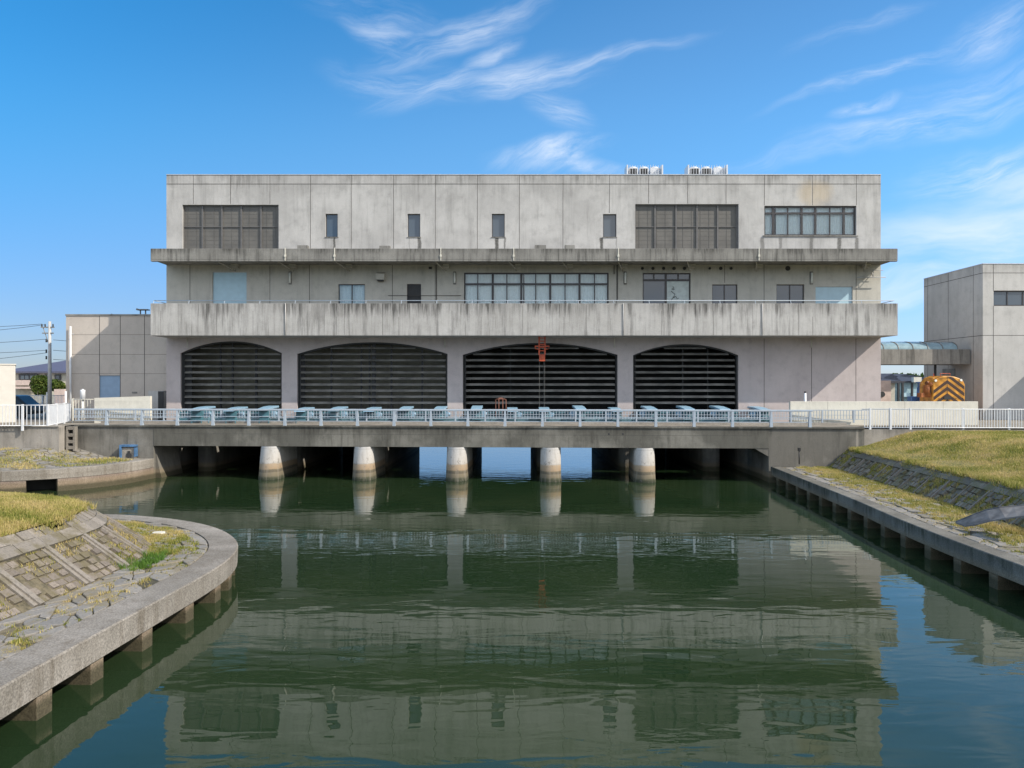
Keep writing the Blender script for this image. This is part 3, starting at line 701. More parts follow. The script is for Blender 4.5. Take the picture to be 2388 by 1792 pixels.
mb = MB(); zt = Z(931, 53.6); mb.tube([(x0, 53.6, 3.4), (x0, 53.6, zt - .05), (x0 + .1, 53.6, zt), (x1 - .1, 53.6, zt), (x1, 53.6, zt - .05), (x1, 53.6, 3.4)], .03, 6)
mb.tube([(x0 + .22, 53.6, 3.4), (x0 + .22, 53.6, zt)], .025, 6).tube([(x1 - .22, 53.6, 3.4), (x1 - .22, 53.6, zt)], .025, 6).box(x0 + .2, x1 - .2, 53.57, 53.63, zt + .02, zt + .1)
tag(mb.build('guard_hoop', plain('faded_orange_paint', (.24, .1, .065), .75), loc=((x0 + x1) / 2, 53.6, 3.4)), 'small faded orange tubular hoop frame by the foot of the third arch', 'guard hoop')

# ------------------------------------------------------------------ blue raking machines between bridge and building
edges = [499, 575, 649, 732, 809, 887, 964, 1042, 1125, 1206, 1278, 1358, 1440, 1517, 1600, 1678, 1768]
def machine():
    t = bpy.data.objects.new('raking_machine', None); COL.objects.link(t); WL[t] = Vector((0, 0, 0))
    mb = MB(); h = .36
    prof = [(-1.15, .88), (-1.1, .98), (.3, 1.1), (1.55, 1.13), (1.6, 1.0), (.4, .97), (-.3, .92)]
    mb.prism(prof, -h, h, 'x'); mb.build('hood', M['hood'], t, local=True, bevel=.02)
    mb = MB(); mb.prism([(-.75, .25), (-.75, .85), (-.25, .895), (.45, .965), (1.35, .965), (1.35, .5), (.6, .2)], -h + .05, h - .05, 'x'); mb.build('body', M['teal'], t, local=True)
    mb = MB()
    for s_ in (-h + .04, h - .04):
        mb.tube([(s_, -.7, .25), (s_, -.6, -.7)], .04, 5); mb.tube([(s_, 1.1, .5), (s_, 1.1, 0)], .04, 5)
    mb.tube([(-h, -.78, .5), (h, -.78, .5)], .05, 6)
    mb.build('leg', M['teal'], t, local=True)
    MB().box(h - .02, h + .2, -.2, .3, .45, .8).tube([(h + .2, .05, .62), (h + .32, .05, .62)], .13, 10).build('motor', M['hood'], t, local=True)
    return t
proto = machine()
for i, px in enumerate(edges):
    o = proto if i == 0 else copy_tree(proto)
    x = X(px, 54.2) - .33
    o.location = (x, 52.75, ZG - .02)
    hv = random.uniform(.94, 1.06); o.scale = (-1 if x > 4 else 1, random.uniform(.95, 1.04), hv); o.rotation_euler = (0, 0, R(random.uniform(-1.5, 1.5)))
    where = ['leftmost of the row, in front of the first arch', 'second from the left, middle of the first arch', 'third from the left, right side of the first arch',
             'beside the pillar between first and second arch', 'left part of the second arch', 'left of the middle of the second arch', 'right of the middle of the second arch',
             'right part of the second arch', 'left end of the third arch beside the orange hoop', 'just left of the hoist cables', 'directly under the hoist cables', 'right part of the third arch',
             'beside the pillar between third and fourth arch', 'left part of the fourth arch', 'middle of the fourth arch', 'right end of the fourth arch', 'rightmost of the row, against the plain wall'][i]
    tag(o, 'pale blue hooded raking machine, ' + where, 'raking machine', 'pale blue raking machines behind the bridge')
for i, nm_ in enumerate(('first', 'second', 'third', 'fourth')):  # teal machine frames added as a dark mass filling the arch feet
    a, b = ah[i][0] + .15, ah[i][1] - .15; mb = MB().box(a, b, 54.05, 54.2, 3.55, 4.12).box(a, b, 53.95, 54.049, 4.0, 4.1).box(a, b, 53.95, 54.049, 3.5, 3.6)
    x = a
    while x < b: mb.box(x, x + .08, 53.9, 54.0, 3.3, 4.2); x += .82
    tag(mb.build('rake_frame', M['teal'], loc=((a + b) / 2, 54.1, 3.4)), 'dark teal machine frame filling the foot of the ' + nm_ + ' arch from the left', 'machine frame', 'teal machine frames at the foot of the arches')
mb = MB(); xa, xb = -21.8, 17.5
mb.prism([(52.35, 3.75), (52.4, 3.45), (52.8, 3.45), (52.85, 3.75), (52.8, 3.75), (52.75, 3.5), (52.45, 3.5), (52.4, 3.75)], xa, xb, 'x')
x = xa
while x < xb: mb.box(x, x + .06, 52.33, 52.87, 3.4, 3.78); x += 1.2
mb.box(xa, xb, 52.45, 52.55, 3.3, 3.399)
x = xa + 2
while x < xb: mb.box(x, x + .12, 52.5, 53.75, 3.18, 3.299); x += 2.95
tag(mb.build('conveyor_trough', plain('grey_teal_trough_paint', (.13, .24, .28), .5, var=.35), loc=(0, 52.6, 3.4)), 'long pale blue conveyor trough running under the raking machines', 'conveyor')

# ------------------------------------------------------------------ road bridge
BA = -R(3.2); SL = math.tan(R(3.2)); BY = 48.3
def brx_(px, base=BY):
    k = (px - CX) / F_; Xw = k * base / (1 + SL * k); return Xw / math.cos(BA)
def rthing(name, label, cat, group=None):
    t = thing(name, label, cat, (0, BY, 0), group); t.rotation_euler = (0, 0, BA); return t
BR = rthing('road_bridge', 'low concrete road bridge on five rounded piers crossing in front of the pump house', 'bridge')
zt, zb = 3.40, 2.085
la, ra = brx_(358), brx_(1793)
lx, rx = brx_(174), brx_(2016)
mb = MB().box(la, ra, 0, .5, zb, zt - .1).box(lx, rx, -.06, .5, zt - .095, zt)
mb.box(la + 1, ra - 1, -.004, .02, 2.86, 2.875, 1)
for px in (1420, 1453): x = brx_(px); mb.tube([(x, -.01, 2.95), (x, .02, 2.95)], .06, 8, 1)
mb.build('girder', [M['bridge'], M['slatd']], BR, local=True, bevel=.015)
B(lx, rx, .501, 3.2, zb + .35, zt + .0).build('deck', M['deck'], BR, local=True)
B(la, ra, 3.201, 3.7, zb, zt + .02).build('girder', M['bridge'], BR, local=True)
B(lx, rx, 2.9, 3.199, zt + .001, zt + .13).build('kerb', M['retain'], BR, local=True)
mb = MB(); mb.box(ra, rx, .02, 3.19, -1., zt - .096)
mb.prism([(ra, zb + .001), (ra - .85, zb + .001), (ra, zb - .5)], .03, 3.6, 'y')
mb.build('right_abutment', M['abut'], BR, local=True)
mb = MB().box(lx - 1.2, la - .002, .02, 3.19, -1., zt - .096)
# battered toe of the left abutment, curving down to the water
toe = [(-.0, 2.05), (.1, 1.4), (.25, .7), (.45, 0.), (.55, -.8)]
mb.prism([(la - .003, 2.05)] + [(la - .0 + a * .9, b) for a, b in toe] + [(la - .003, -.8)], .25, 3.1, 'y')
mb.build('left_abutment', M['abut'], BR, local=True)
for px in (629.5, 847.5, 1064.5, 1283.5, 1502.5):
    mb = MB(); rings = []; xc = brx_(px, 48.5)
    for z, ny in ((-.8, -.75), (0, -.6), (.35, -.55), (.8, -.46), (1.3, -.36), (1.75, -.26), (2.09, -.2)):
        r = .66 + (.02 if z < .3 else 0) - .012 * z
        ring = [(xc - r, 3.5, z)] + [(xc + r * math.cos(t), ny + r - r * abs(math.sin(t)), z) for t in [math.pi + math.pi * k / 14 for k in range(15)]] + [(xc + r, 3.5, z)]
        rings.append(ring)
    n = len(rings[0]); b = len(mb.v)
    for rg in rings: mb.v += rg
    for i in range(len(rings) - 1):
        for j in range(n):
            mb.f.append((b + i * n + j, b + i * n + (j + 1) % n, b + (i + 1) * n + (j + 1) % n, b + (i + 1) * n + j)); mb.m.append(0); mb.sm.append(0 < j < n - 2)
    mb.build('pier', M['pier'], BR, local=True)
# front railing
RF = rthing('bridge_railing', 'pale grey bridge railing with broad flat top rail on the near edge of the bridge', 'railing')
x0 = brx_(174, 48.4); x1 = brx_(1895, 48.4)
mb = MB().box(x0, x1, .05, .19, zt + .95, zt + 1.06); mb.build('top_rail', M['rail'], RF, local=True, bevel=.02)
mb = MB().box(x0, x1, .1, .14, zt + .56, zt + .6).box(x0, x1, .1, .14, zt + .28, zt + .32); mb.build('middle_rail', M['rail'], RF, local=True)
sp = 2.345; xp = brx_(1177.6, 48.4)
k0 = math.ceil((x0 - xp) / sp); k1 = math.floor((x1 - xp) / sp)
for k in range(k0, k1 + 1):
    x = xp + k * sp
    mb = MB(); mb.hexa([(x - .09, .03, zt + .002), (x + .09, .03, zt + .002), (x + .09, .22, zt + .002), (x - .09, .22, zt + .002), (x - .055, .05, zt + .949), (x + .055, .05, zt + .949), (x + .055, .19, zt + .949), (x - .055, .19, zt + .949)])
    mb.build('post', M['rail'], RF, local=True)
# rear picket railing
RR = rthing('bridge_railing', 'pale blue picket railing on the far edge of the bridge, before the blue machines', 'railing')
x0 = brx_(176, 51.8); x1 = brx_(2012, 51.8)
mb = MB().box(x0, x1, 3.0, 3.06, zt + .93, zt + .98).box(x0, x1, 3.0, 3.05, zt + .62, zt + .65).box(x0, x1, 3.0, 3.05, zt + .34, zt + .38)
mb.build('rail', M['rail'], RR, local=True)
mb = MB(); x = x0
while x < x1: mb.box(x, x + .035, 3.015, 3.045, zt + .381, zt + .929); x += .19
mb.build('pickets', M['rail'], RR, local=True)
x = x0 + .3
while x < x1: B(x, x + .09, 2.98, 3.08, zt + .14, zt + .96).build('post', M['rail'], RR, local=True); x += 2.0

def fence(name, label, P, zb, h, step=.19, posts=2.4, mat='white', skip0=False, poly_posts=None, pr=.055):
    t = thing(name, label, 'fence', (P[0][0], P[0][1], zb))
    rl = MB(); pk = MB()
    for (a, b) in zip(P[:-1], P[1:]):
        a = Vector((*a, 0)); b = Vector((*b, 0)); L = (b - a).length; d = (b - a) / L
        for zz in (zb + h - .03, zb + .12): rl.tube([a + Vector((0, 0, zz)), b + Vector((0, 0, zz))], .028, 6)
        n = int(L / step)
        for k in range(1, n):
            p = a + d * (L * k / n); pk.box(p.x - .016, p.x + .016, p.y - .016, p.y + .016, zb + .13, zb + h - .04)
        if poly_posts is None:
            m_ = max(1, round(L / posts))
            for k in range(m_ + (1 if (b.x, b.y) == tuple(P[-1]) else 0)):
                p = a + d * (L * k / m_); B(p.x - pr, p.x + pr, p.y - pr, p.y + pr, zb - .2, zb + h + .03).build('post', M[mat], t)
    for px in (poly_posts or ()):
        k = (px - CX) / F_; (ax, ay), (bx, by) = P[0], P[-1]; s_ = (by - ay) / (bx - ax); yy = (ay - s_ * ax) / (1 - s_ * k); xx = k * yy
        B(xx - pr, xx + pr, yy - pr, yy + pr, zb - .2, zb + h + .03).build('post', M[mat], t)
    rl.build('rail', M[mat], t); pk.build('pickets', M[mat], t)
    return t
fence('picket_fence', 'white steel picket fence on the left retaining wall, turning back beside the bridge', [(-48, 48.05), (-30.5, 48.1), (-29.1, 48.4), (-31.0, 54.3)], 3.34, 1.42, .205, 2.2)
fence('picket_fence', 'white steel picket fence standing above the grass at the right end of the bridge', [(21.45, 47.3), (31.5, 46.95), (48, 46.6)], 3.26, 1.28, .16, poly_posts=(2029, 2076.5, 2123, 2245.5, 2353))
B(21.3, 60, 46.75, 47.35, 2.9, 3.27).build if False else None
mb = MB(); mb.prism([(21.0, 47.14), (21.0, 47.6), (60, 47.1), (60, 46.5)], 2.0, 3.27, 'z'); 
tag(mb.build('kerb_wall', M['retain'], loc=(24, 46.8, 3)), 'low concrete kerb carrying the white fence above the right grass bank', 'kerb wall')

# ------------------------------------------------------------------ quays and banks
def catmull(P, step=.45):
    P = [Vector((*p, 0)) for p in P]; out_ = []
    Q = [P[0] * 2 - P[1]] + P + [P[-1] * 2 - P[-2]]
    for i in range(1, len(Q) - 2):
        a, b, c, d = Q[i - 1:i + 3]; n = max(1, int((c - b).length / step))
        for k in range(n):
            t = k / n; out_.append(.5 * ((2 * b) + (c - a) * t + (2 * a - 5 * b + 4 * c - d) * t * t + (3 * b - a - 3 * c + d) * t ** 3))
    out_.append(P[-1]); return out_
class Path:
    def __init__(s, P, side):
        s.p = catmull(P); n = len(s.p); s.s = [0.]
        for a, b in zip(s.p[:-1], s.p[1:]): s.s.append(s.s[-1] + (b - a).length)
        s.n = []
        for i in range(n):
            d = s.p[min(i + 3, n - 1)] - s.p[max(i - 3, 0)]; d.normalize(); s.n.append(Vector((-d.y, d.x, 0)) * side)
        s.L = s.s[-1]
    def at(s, t, d, z):
        t = min(max(t, 0), s.L - 1e-6); i = int(np.searchsorted(s.s, t, side='right')) - 1; i = min(i, len(s.p) - 2)
        f = (t - s.s[i]) / (s.s[i + 1] - s.s[i]); p = s.p[i].lerp(s.p[i + 1], f); n = s.n[i].lerp(s.n[i + 1], f).normalized()
        q = p + n * d; return (q.x, q.y, z)
    def sweep(s, mb, prof, t0=0, t1=None, m=0, closed=True, jit=0):
        t1 = s.L if t1 is None else t1; ts = [t0] + [x for x in s.s if t0 < x < t1] + [t1]
        b = len(mb.v); k = len(prof)
        for t in ts:
            for (d, z) in prof: mb.v.append(s.at(t, d, z))
        for i in range(len(ts) - 1):
            for j in range(k if closed else k - 1):
                mb.f.append((b + i * k + j, b + (i + 1) * k + j, b + (i + 1) * k + (j + 1) % k, b + i * k + (j + 1) % k)); mb.m.append(m); mb.sm.append(False)
        if closed:
            mb.f.append(tuple(b + j for j in range(k))); mb.m.append(m); mb.sm.append(False)
            e_ = b + (len(ts) - 1) * k; mb.f.append(tuple(e_ + j for j in range(k))[::-1]); mb.m.append(m); mb.sm.append(False)

def t_at_y(path, y, imax=None):
    for i, p in enumerate(path.p):
        if p.y >= y: return path.s[i]
    return path.L
def quay(name, label, path, zt, zb, cap, dB, dT, zT, pile_ts, t_rev, rib_step, bm_, label_r, piles=True, grp=None):
    q = thing(name, label, 'quay', tuple(path.at(path.L * .4, 0, 0)))
    mb = MB(); path.sweep(mb, [(0.02, zb), (0, zt - .03), (.03, zt), (cap, zt), (cap, zb)])
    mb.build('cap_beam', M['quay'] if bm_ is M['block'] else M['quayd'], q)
    mb = MB(); path.sweep(mb, [(cap + .001, zb), (cap + .001, zt - .045), ((cap + dB) / 2, zt - .05), (dB + .3, zt - .045), (dB + .3, zb)])
    mb.build('paving_bed', M['dirt'], q)
    # irregular flagstones laid at slightly different heights
    fs = MB(); rows = max(3, round((dB - cap + .1) / .5)); st_ = .56; nn = int(path.L / st_); hgt = (dB + .02 - cap) / rows
    def cn(i, j):
        h1 = noise.noise(Vector((i * 1.7, j * 2.3, 4.1))); h2 = noise.noise(Vector((i * 1.3, j * 3.1, 9.7)))
        return (i * st_ + h1 * .5 + (.28 if j % 2 else 0), cap + .02 + hgt * j + (0 if j in (0, rows) else h2 * .34))
    tlo = t_at_y(path, 4)
    for i in range(int(tlo / st_), nn - 1):
        for j in range(rows):
            k2 = 1 if (i + j) % 5 == 0 else 0
            if random.random() < .05: continue
            a_, b_, c_, d_ = cn(i, j), cn(i + 1, j), cn(i + 1, j + 1), cn(i, j + 1)
            if max(a_[0], b_[0], c_[0], d_[0]) > path.L or min(a_[0], d_[0]) < 0: continue
            cx0 = sum(v_[0] for v_ in (a_, b_, c_, d_)) / 4; cy0 = sum(v_[1] for v_ in (a_, b_, c_, d_)) / 4
            def sh(v_, k): return (v_[0] + (cx0 - v_[0]) * k, v_[1] + (cy0 - v_[1]) * k)
            poly = []
            V4 = [a_, b_, c_, d_]
            for q0 in range(4):   # knock the corners off
                v0, v1, vp = V4[q0], V4[(q0 + 1) % 4], V4[q0 - 1]; f_ = random.uniform(.1, .3)
                poly.append((v0[0] + (vp[0] - v0[0]) * f_ * .8, v0[1] + (vp[1] - v0[1]) * f_ * .8)); poly.append((v0[0] + (v1[0] - v0[0]) * f_, v0[1] + (v1[1] - v0[1]) * f_))
            hz_ = zt - .012 + random.uniform(-.012, .03); tl_ = (random.uniform(-.02, .02), random.uniform(-.02, .02))
            top_ = [Vector(path.at(*sh(v_, .09), 0)) + Vector((0, 0, hz_ + tl_[0] * (v_[0] - cx0) + tl_[1] * (v_[1] - cy0) - .012)) for v_ in poly]
            top2 = [Vector(path.at(*sh(v_, .17), 0)) + Vector((0, 0, hz_ + tl_[0] * (v_[0] - cx0) + tl_[1] * (v_[1] - cy0))) for v_ in poly]
            b0 = len(fs.v); n_ = len(poly); fs.v += [tuple(v_ - Vector((0, 0, .06))) for v_ in top_] + [tuple(v_) for v_ in top_] + [tuple(v_) for v_ in top2]
            for q0 in range(n_):
                q1 = (q0 + 1) % n_
                for L0 in (0, n_): fs.f.append((b0 + L0 + q0, b0 + L0 + q1, b0 + L0 + n_ + q1, b0 + L0 + n_ + q0)); fs.m.append(0); fs.sm.append(False)
            fs.f.append(tuple(range(b0 + 2 * n_, b0 + 3 * n_))); fs.m.append(0); fs.sm.append(False)
    fs.build('flagstones', M['flag'], q)
    mb = MB(); path.sweep(mb, [(1.9, zb), (1.9, -1), (2.2, -1), (2.2, zb)]); mb.build('back_wall', M['abut'], q)
    for t in pile_ts:
        mb = MB(); a = .22
        p = [path.at(t - a, .08, -1), path.at(t + a, .08, -1), path.at(t + a, 1.85, -1), path.at(t - a, 1.85, -1)]
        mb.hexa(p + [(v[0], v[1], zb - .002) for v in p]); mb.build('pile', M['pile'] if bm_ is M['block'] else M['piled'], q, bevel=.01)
    # revetment
    rv = thing(name.replace('quay', 'revetment') if 'quay' in name else 'revetment', label_r, 'revetment', tuple(path.at(path.L * .4, dB, zt)))
    def S_(t, f, h=0.):
        d = dB + (dT - dB) * f; sl_ = math.hypot(dT - dB, zT - zt); nx, nz = -(zT - zt) / sl_, (dT - dB) / sl_
        return Vector(path.at(t, d + nx * h, zt - .02 + (zT - zt) * f + nz * h))
    t0, t1 = t_rev
    mb = MB(); ts = np.arange(t0, t1, .5)
    for a, b in zip(ts[:-1], ts[1:]): mb.face([S_(a, -.05, -.03), S_(b, -.05, -.03), S_(b, 1.1, -.03), S_(a, 1.1, -.03)])
    mb.build('slope_bed', M['dirt'], rv, fixn=False)
    ribs = MB(); blk = MB(); band = MB()
    def cell(mb, a, b, f0, f1, h0, h1):
        p = [S_(a, f0, h0), S_(b, f0, h0), S_(b, f1, h0), S_(a, f1, h0), S_(a, f0, h1), S_(b, f0, h1), S_(b, f1, h1), S_(a, f1, h1)]
        mb.hexa(p)
    t = t0 + .3
    slen = math.hypot(dT - dB, zT - zt)
    while t < t1 - rib_step:
        ribs = MB(); blk = MB(); dk = bm_ is M['blockd']; w_ = .05 if dk else .08
        cell(ribs, t - w_, t + w_, .0, .80, -.05, .075)
        if not dk: cell(ribs, t - w_ - .12, t - w_, .02, .79, -.05, .03)
        nc = 5; a0, a1 = t + w_ + .02, t + rib_step - w_ - .14; nr = max(3, int(slen * .78 / .24))
        for r in range(nr):
            for c in range(nc):
                if random.random() < .13: continue
                ja = random.uniform(0, .05); off = (a1 - a0) / nc * (.5 if r % 2 else 0) * .4
                ca = a0 + (a1 - a0) * c / nc + ja; cb = a0 + (a1 - a0) * (c + 1) / nc - random.uniform(.02, .06)
                f0 = .03 + .76 * r / nr; f1 = .03 + .76 * (r + 1) / nr - random.uniform(.02, .07) / slen
                cell(blk, ca, cb, f0, f1, -.05, random.uniform(-.02, .13) if dk else random.uniform(-.03, .05))
        ribs.build('rib', M['rib'], rv); blk.build('block_panel', bm_, rv)
        t += rib_step
    t = t0; toe_ = MB()
    while t < t1 - .9:
        cell(band, t + .01, t + .93, .81, 1.0, -.06, .05 + random.uniform(-.01, .015))
        if random.random() > .1: cell(band, t + .02, t + .47 + random.uniform(-.04, .02), 1.01, 1.2, -.08, .02 + random.uniform(-.02, .03)); cell(band, t + .5, t + .92, 1.01, 1.2 - random.uniform(0, .04), -.08, .02 + random.uniform(-.02, .03))
        cell(toe_, t + .0, t + .92, -.1, -.005, -.06, .02 + random.uniform(-.02, .02))
        t += .94
    for nm_, q_ in (('top_course', band), ('toe_course', toe_)): q_.build(nm_, M['rib'] if bm_ is M['block'] else M['blockd'], rv)
    return S_

EL = [(-8.9, -6), (-8.75, 2), (-8.55, 9), (-8.4, 14), (-8.2, 18), (-8.08, 20.5), (-8.15, 22.3), (-8.55, 24.1), (-9.4, 25.8), (-10.6, 27.3), (-12.1, 28.5), (-13.9, 29.4), (-16, 29.95), (-20, 30.4), (-30, 31), (-60, 31.5), (-120, 32)]
PL = Path(EL, 1)
pts_ = [t_at_y(PL, v) for v in (-2.1, -.25, 1.6, 3.5, 5.4, 7.6, 9.7, 11.7, 13.62, 15.6, 17.45, 19.35, 21.2, 22.45)]
pts_ += [pts_[-1] + 1.9 * k for k in range(1, 12)]
SLf = quay('quay', 'pale concrete quay on square piles curving round the near left bank', PL, 1.0, .46, .85, 2.5, 4.0, 2.1, pts_, (t_at_y(PL, 3), t_at_y(PL, 31)), 1.95, M['block'], 'sloping block revetment with concrete ribs on the near left bank')
ER = [(13.9, -6), (13.95, 5), (14.0, 15), (14.1, 21), (14.2, 25), (14.45, 29), (14.9, 33.5), (15.25, 38.5), (15.6, 43.5), (15.85, 47.3)]
PR = Path(ER, -1)
pr_ = list(np.arange(1.5, PR.L - .5, 1.95))
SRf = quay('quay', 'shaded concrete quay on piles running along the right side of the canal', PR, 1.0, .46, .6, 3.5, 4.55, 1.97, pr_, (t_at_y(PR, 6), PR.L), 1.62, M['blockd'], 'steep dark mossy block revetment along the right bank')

# far left quay
EF = [(-120, 33), (-60, 36.5), (-40, 39), (-31, 41.2), (-27.9, 42.2), (-25.6, 43.5), (-24.1, 45.3), (-23.3, 47.2), (-23.0, 49.6)]
PF = Path(EF, 1)
q = thing('quay', 'low concave concrete quay below the left end of the bridge, one dark gap under it', 'quay', (-26, 43, 0))
mb = MB(); PF.sweep(mb, [(0, .72), (0, 1.24), (.03, 1.27), (.6, 1.27), (.6, .72)]); mb.build('cap_beam', M['quay'], q)
tg = min(range(len(PF.p)), key=lambda i: abs(CX + F_ * PF.p[i].x / PF.p[i].y - 136)); th_ = min(range(len(PF.p)), key=lambda i: abs(CX + F_ * PF.p[i].x / PF.p[i].y - 62))
mb = MB(); PF.sweep(mb, [(.03, .719), (.03, -1), (.6, -1), (.6, .719)], PF.s[tg], PF.L); PF.sweep(mb, [(.03, .719), (.03, -1), (.6, -1), (.6, .719)], 0, PF.s[th_])
mb.build('wall', M['pile'], q)
mb = MB(); PF.sweep(mb, [(1.5, .719), (1.5, -1), (1.8, -1), (1.8, .719)]); mb.build('back_wall', M['dark'], q)
# left far slope (paving and turf) up to the retaining wall
mb = MB(); ts = PF.s
for a, b in zip(ts[:-1], ts[1:]):
    A0, B0 = PF.at(a, .6, 1.25), PF.at(b, .6, 1.25); A1, B1 = PF.at(a, 2.0, 1.33), PF.at(b, 2.0, 1.33)
    def top(p):
        x = p[0]; yy = 48.4 if x < -28.6 else 49.9
        zz = 2.05 if x < -28.6 else max(1.35, 2.05 - (x + 28.6) * .28); return (x, yy, zz)
    A2, B2 = top(A1), top(B1)
    mb.face([A0, B0, B1, A1]); mb.face([A1, B1, B2, A2])
tag(mb.build('terrain', M['paving'], loc=(-30, 45, 1.2), fixn=False), kind='structure')
mb = MB().box(-300, -28.35, 48.3, 48.9, 1., ZG + .0)
x = -60
for px in (57, 96, 120, 87): x = X(px, 48.3); mb.box(x - .02, x + .02, 48.296, 48.31, 2.0, 3.3, 1)
mb.box(-300, -28.35, 48.22, 48.95, ZG + .001, ZG + .06)
tag(mb.build('retaining_wall', [M['retain'], M['quay']], loc=(-35, 48.3, 2)), 'stained concrete retaining wall under the left white fence', 'retaining wall')
# slotted ladder recess between wall and bridge
mb = MB(); a, b = X(157, 49), X(173, 49)
mb.box(a - .0, b, 49.3, 49.4, 1.9, 3.3, 1)
for z in (3.15, 2.72, 2.3, 1.92): mb.box(a + .05, b - .05, 48.95, 49.25, z, z + .2)
mb.box(a - .06, a + .05, 48.95, 49.29, 1.8, 3.35).box(b - .05, b + .06, 48.95, 49.29, 1.8, 3.35)
tag(mb.build('wall_steps', [M['quay'], M['slatd']], loc=(a, 49.2, 1.9)), 'narrow concrete step ladder set between the left retaining wall and the bridge', 'wall steps')
# blue framed hatch
t = thing('gauge_box', 'blue framed hatch with dark grille on the left bridge abutment', 'hatch', (X(296, 49.2), 49.2, 1.3))
yb_ = 49.3; a, b = X(278, yb_), X(315, yb_); z0, z1 = Z(1080, yb_), Z(1038, yb_)
MB().box(a, a + .13, yb_, yb_ + .45, z0, z1).box(a + .13, b, yb_, yb_ + .45, z1 - .12, z1).box(b - .08, b, yb_, yb_ + .45, z0 + .4, z1 - .18).build('frame', plain('faded_blue_paint', (.07, .16, .30), .6, var=.3), t)
B(a + .13, b - .08, yb_ + .1, yb_ + .5, z0, z1 - .18).build('panel', M['quay'], t)
MB().box(a + .42, b - .28, yb_ + .06, yb_ + .12, z0 + .05, z0 + .6).box(a + .5, b - .35, yb_ + .06, yb_ + .12, z0 + .601, z0 + .75).build('grille', M['slatd'], t)
mb = MB().tube([(X(1858, 47.0), 46.6, 1.2), (X(1858, 47.0), 46.6, 2.05)], .035, 6).box(X(1858, 47) - .07, X(1858, 47) + .07, 46.53, 46.67, 2.0, 2.2)
tag(mb.build('marker_post', M['black'], loc=(X(1858, 47.0), 46.6, 1.0)), 'thin black post with a small head standing against the right abutment', 'marker post')

# turf areas
def turf(name, path, dT, zT, extra, t0, t1, zfun, step, kind='structure'):
    """triangulated turf surface bounded by the top of the revetment"""
    bd = []; t = t0
    while t < t1: bd.append(Vector(path.at(t, dT, 0)[:2])); t += .6
    bd.append(Vector(path.at(t1, dT, 0)[:2])); bd += [Vector(e_) for e_ in extra]
    n = len(bd); xs = [p.x for p in bd]; ysx = [p.y for p in bd]
    def inside(x, y):
        c = False; j = n - 1
        for i in range(n):
            if (ysx[i] > y) != (ysx[j] > y) and x < (xs[j] - xs[i]) * (y - ysx[i]) / (ysx[j] - ysx[i]) + xs[i]: c = not c
            j = i
        return c
    pts = list(bd); x = max(min(xs), -60)
    while x < min(max(xs), 70):
        y = min(ysx)
        while y < max(ysx):
            if inside(x, y): pts.append(Vector((x + random.uniform(-.2, .2), y + random.uniform(-.2, .2))))
            y += step
        x += step
    v, e_, f, *_ = delaunay_2d_cdt(pts, [(i, (i + 1) % n) for i in range(n)], [], 1, 1e-5)
    mb = MB(); mb.v = [(p.x, p.y, zfun(p.x, p.y)) for p in v]; mb.f = [tuple(q_) for q_ in f]; mb.m = [0] * len(f); mb.sm = [True] * len(f)
    o = mb.build(name, M['soil'], loc=(0, 0, zT)); tag(o, kind=kind)
    return inside
PLa = np.array([(p.x, p.y) for p in PL.p])
def zl(x, y):
    d = max(0, math.sqrt(((PLa - (x, y)) ** 2).sum(1).min()) - 4.2); f = min(d / 3.6, 1)
    return 2.30 + .42 * f * (2 - f) + .05 * noise.noise(Vector((x * .3, y * .3, 0)))
def dist_right(x, y): return x - (19.0 + (y - 20) * .035)
def zrf(x, y):
    d = x - (np.interp(y, [p.y for p in PR.p], [p.x for p in PR.p]) + 4.75)
    f = min(max(d / (4.4 + max(0, (47 - y)) * .12), 0), 1); f = f * f * (3 - 2 * f)
    return 2.15 + 1.0 * f + .05 * noise.noise(Vector((x * .3, y * .3, 0)))
tl1 = t_at_y(PL, 31.8)
inL = turf('terrain', PL, 4.25, 2.2, [(-119, -6)], 0, PL.L, zl, 1.6)
inR = turf('terrain', PR, 4.72, 2.2, [(20.6, 47.2), (21.3, 47.16), (60, 46.55), (200, 46.5), (200, -6)], 0, PR.L, zrf, 1.6)

def blades(name, n, sampler, zf, hmin, hmax, wd, mat, label=None):
    P = np.array([sampler() for _ in range(n)]); N_ = len(P)
    zz = np.array([zf(a, b) for a, b in P]); h = np.random.uniform(hmin, hmax, N_); an = np.random.uniform(0, 2 * np.pi, N_); ln = np.random.uniform(0, 2 * np.pi, N_)
    lean = np.random.uniform(.1, .8, N_) * h; w_ = np.random.uniform(.6, 1.3, N_) * wd
    v = np.zeros((N_, 3, 3))
    v[:, 0] = np.stack([P[:, 0] - np.cos(an) * w_ / 2, P[:, 1] - np.sin(an) * w_ / 2, zz - .02], 1)
    v[:, 1] = np.stack([P[:, 0] + np.cos(an) * w_ / 2, P[:, 1] + np.sin(an) * w_ / 2, zz - .02], 1)
    v[:, 2] = np.stack([P[:, 0] + np.cos(ln) * lean, P[:, 1] + np.sin(ln) * lean, zz + h], 1)
    me = bpy.data.meshes.new(name); me.vertices.add(N_ * 3); me.vertices.foreach_set('co', v.reshape(-1))
    me.loops.add(N_ * 3); me.loops.foreach_set('vertex_index', np.arange(N_ * 3)); me.polygons.add(N_)
    me.polygons.foreach_set('loop_start', np.arange(N_) * 3); me.polygons.foreach_set('loop_total', np.full(N_, 3))
    me.update(calc_edges=True); me.validate()
    at = me.attributes.new('rnd', 'FLOAT', 'FACE'); at.data.foreach_set('value', np.random.rand(N_).astype(np.float32))
    me.materials.append(M[mat]); o = bpy.data.objects.new(name, me); COL.objects.link(o)
    return tag(o, label, 'grass', kind='stuff')
np.random.seed(3)
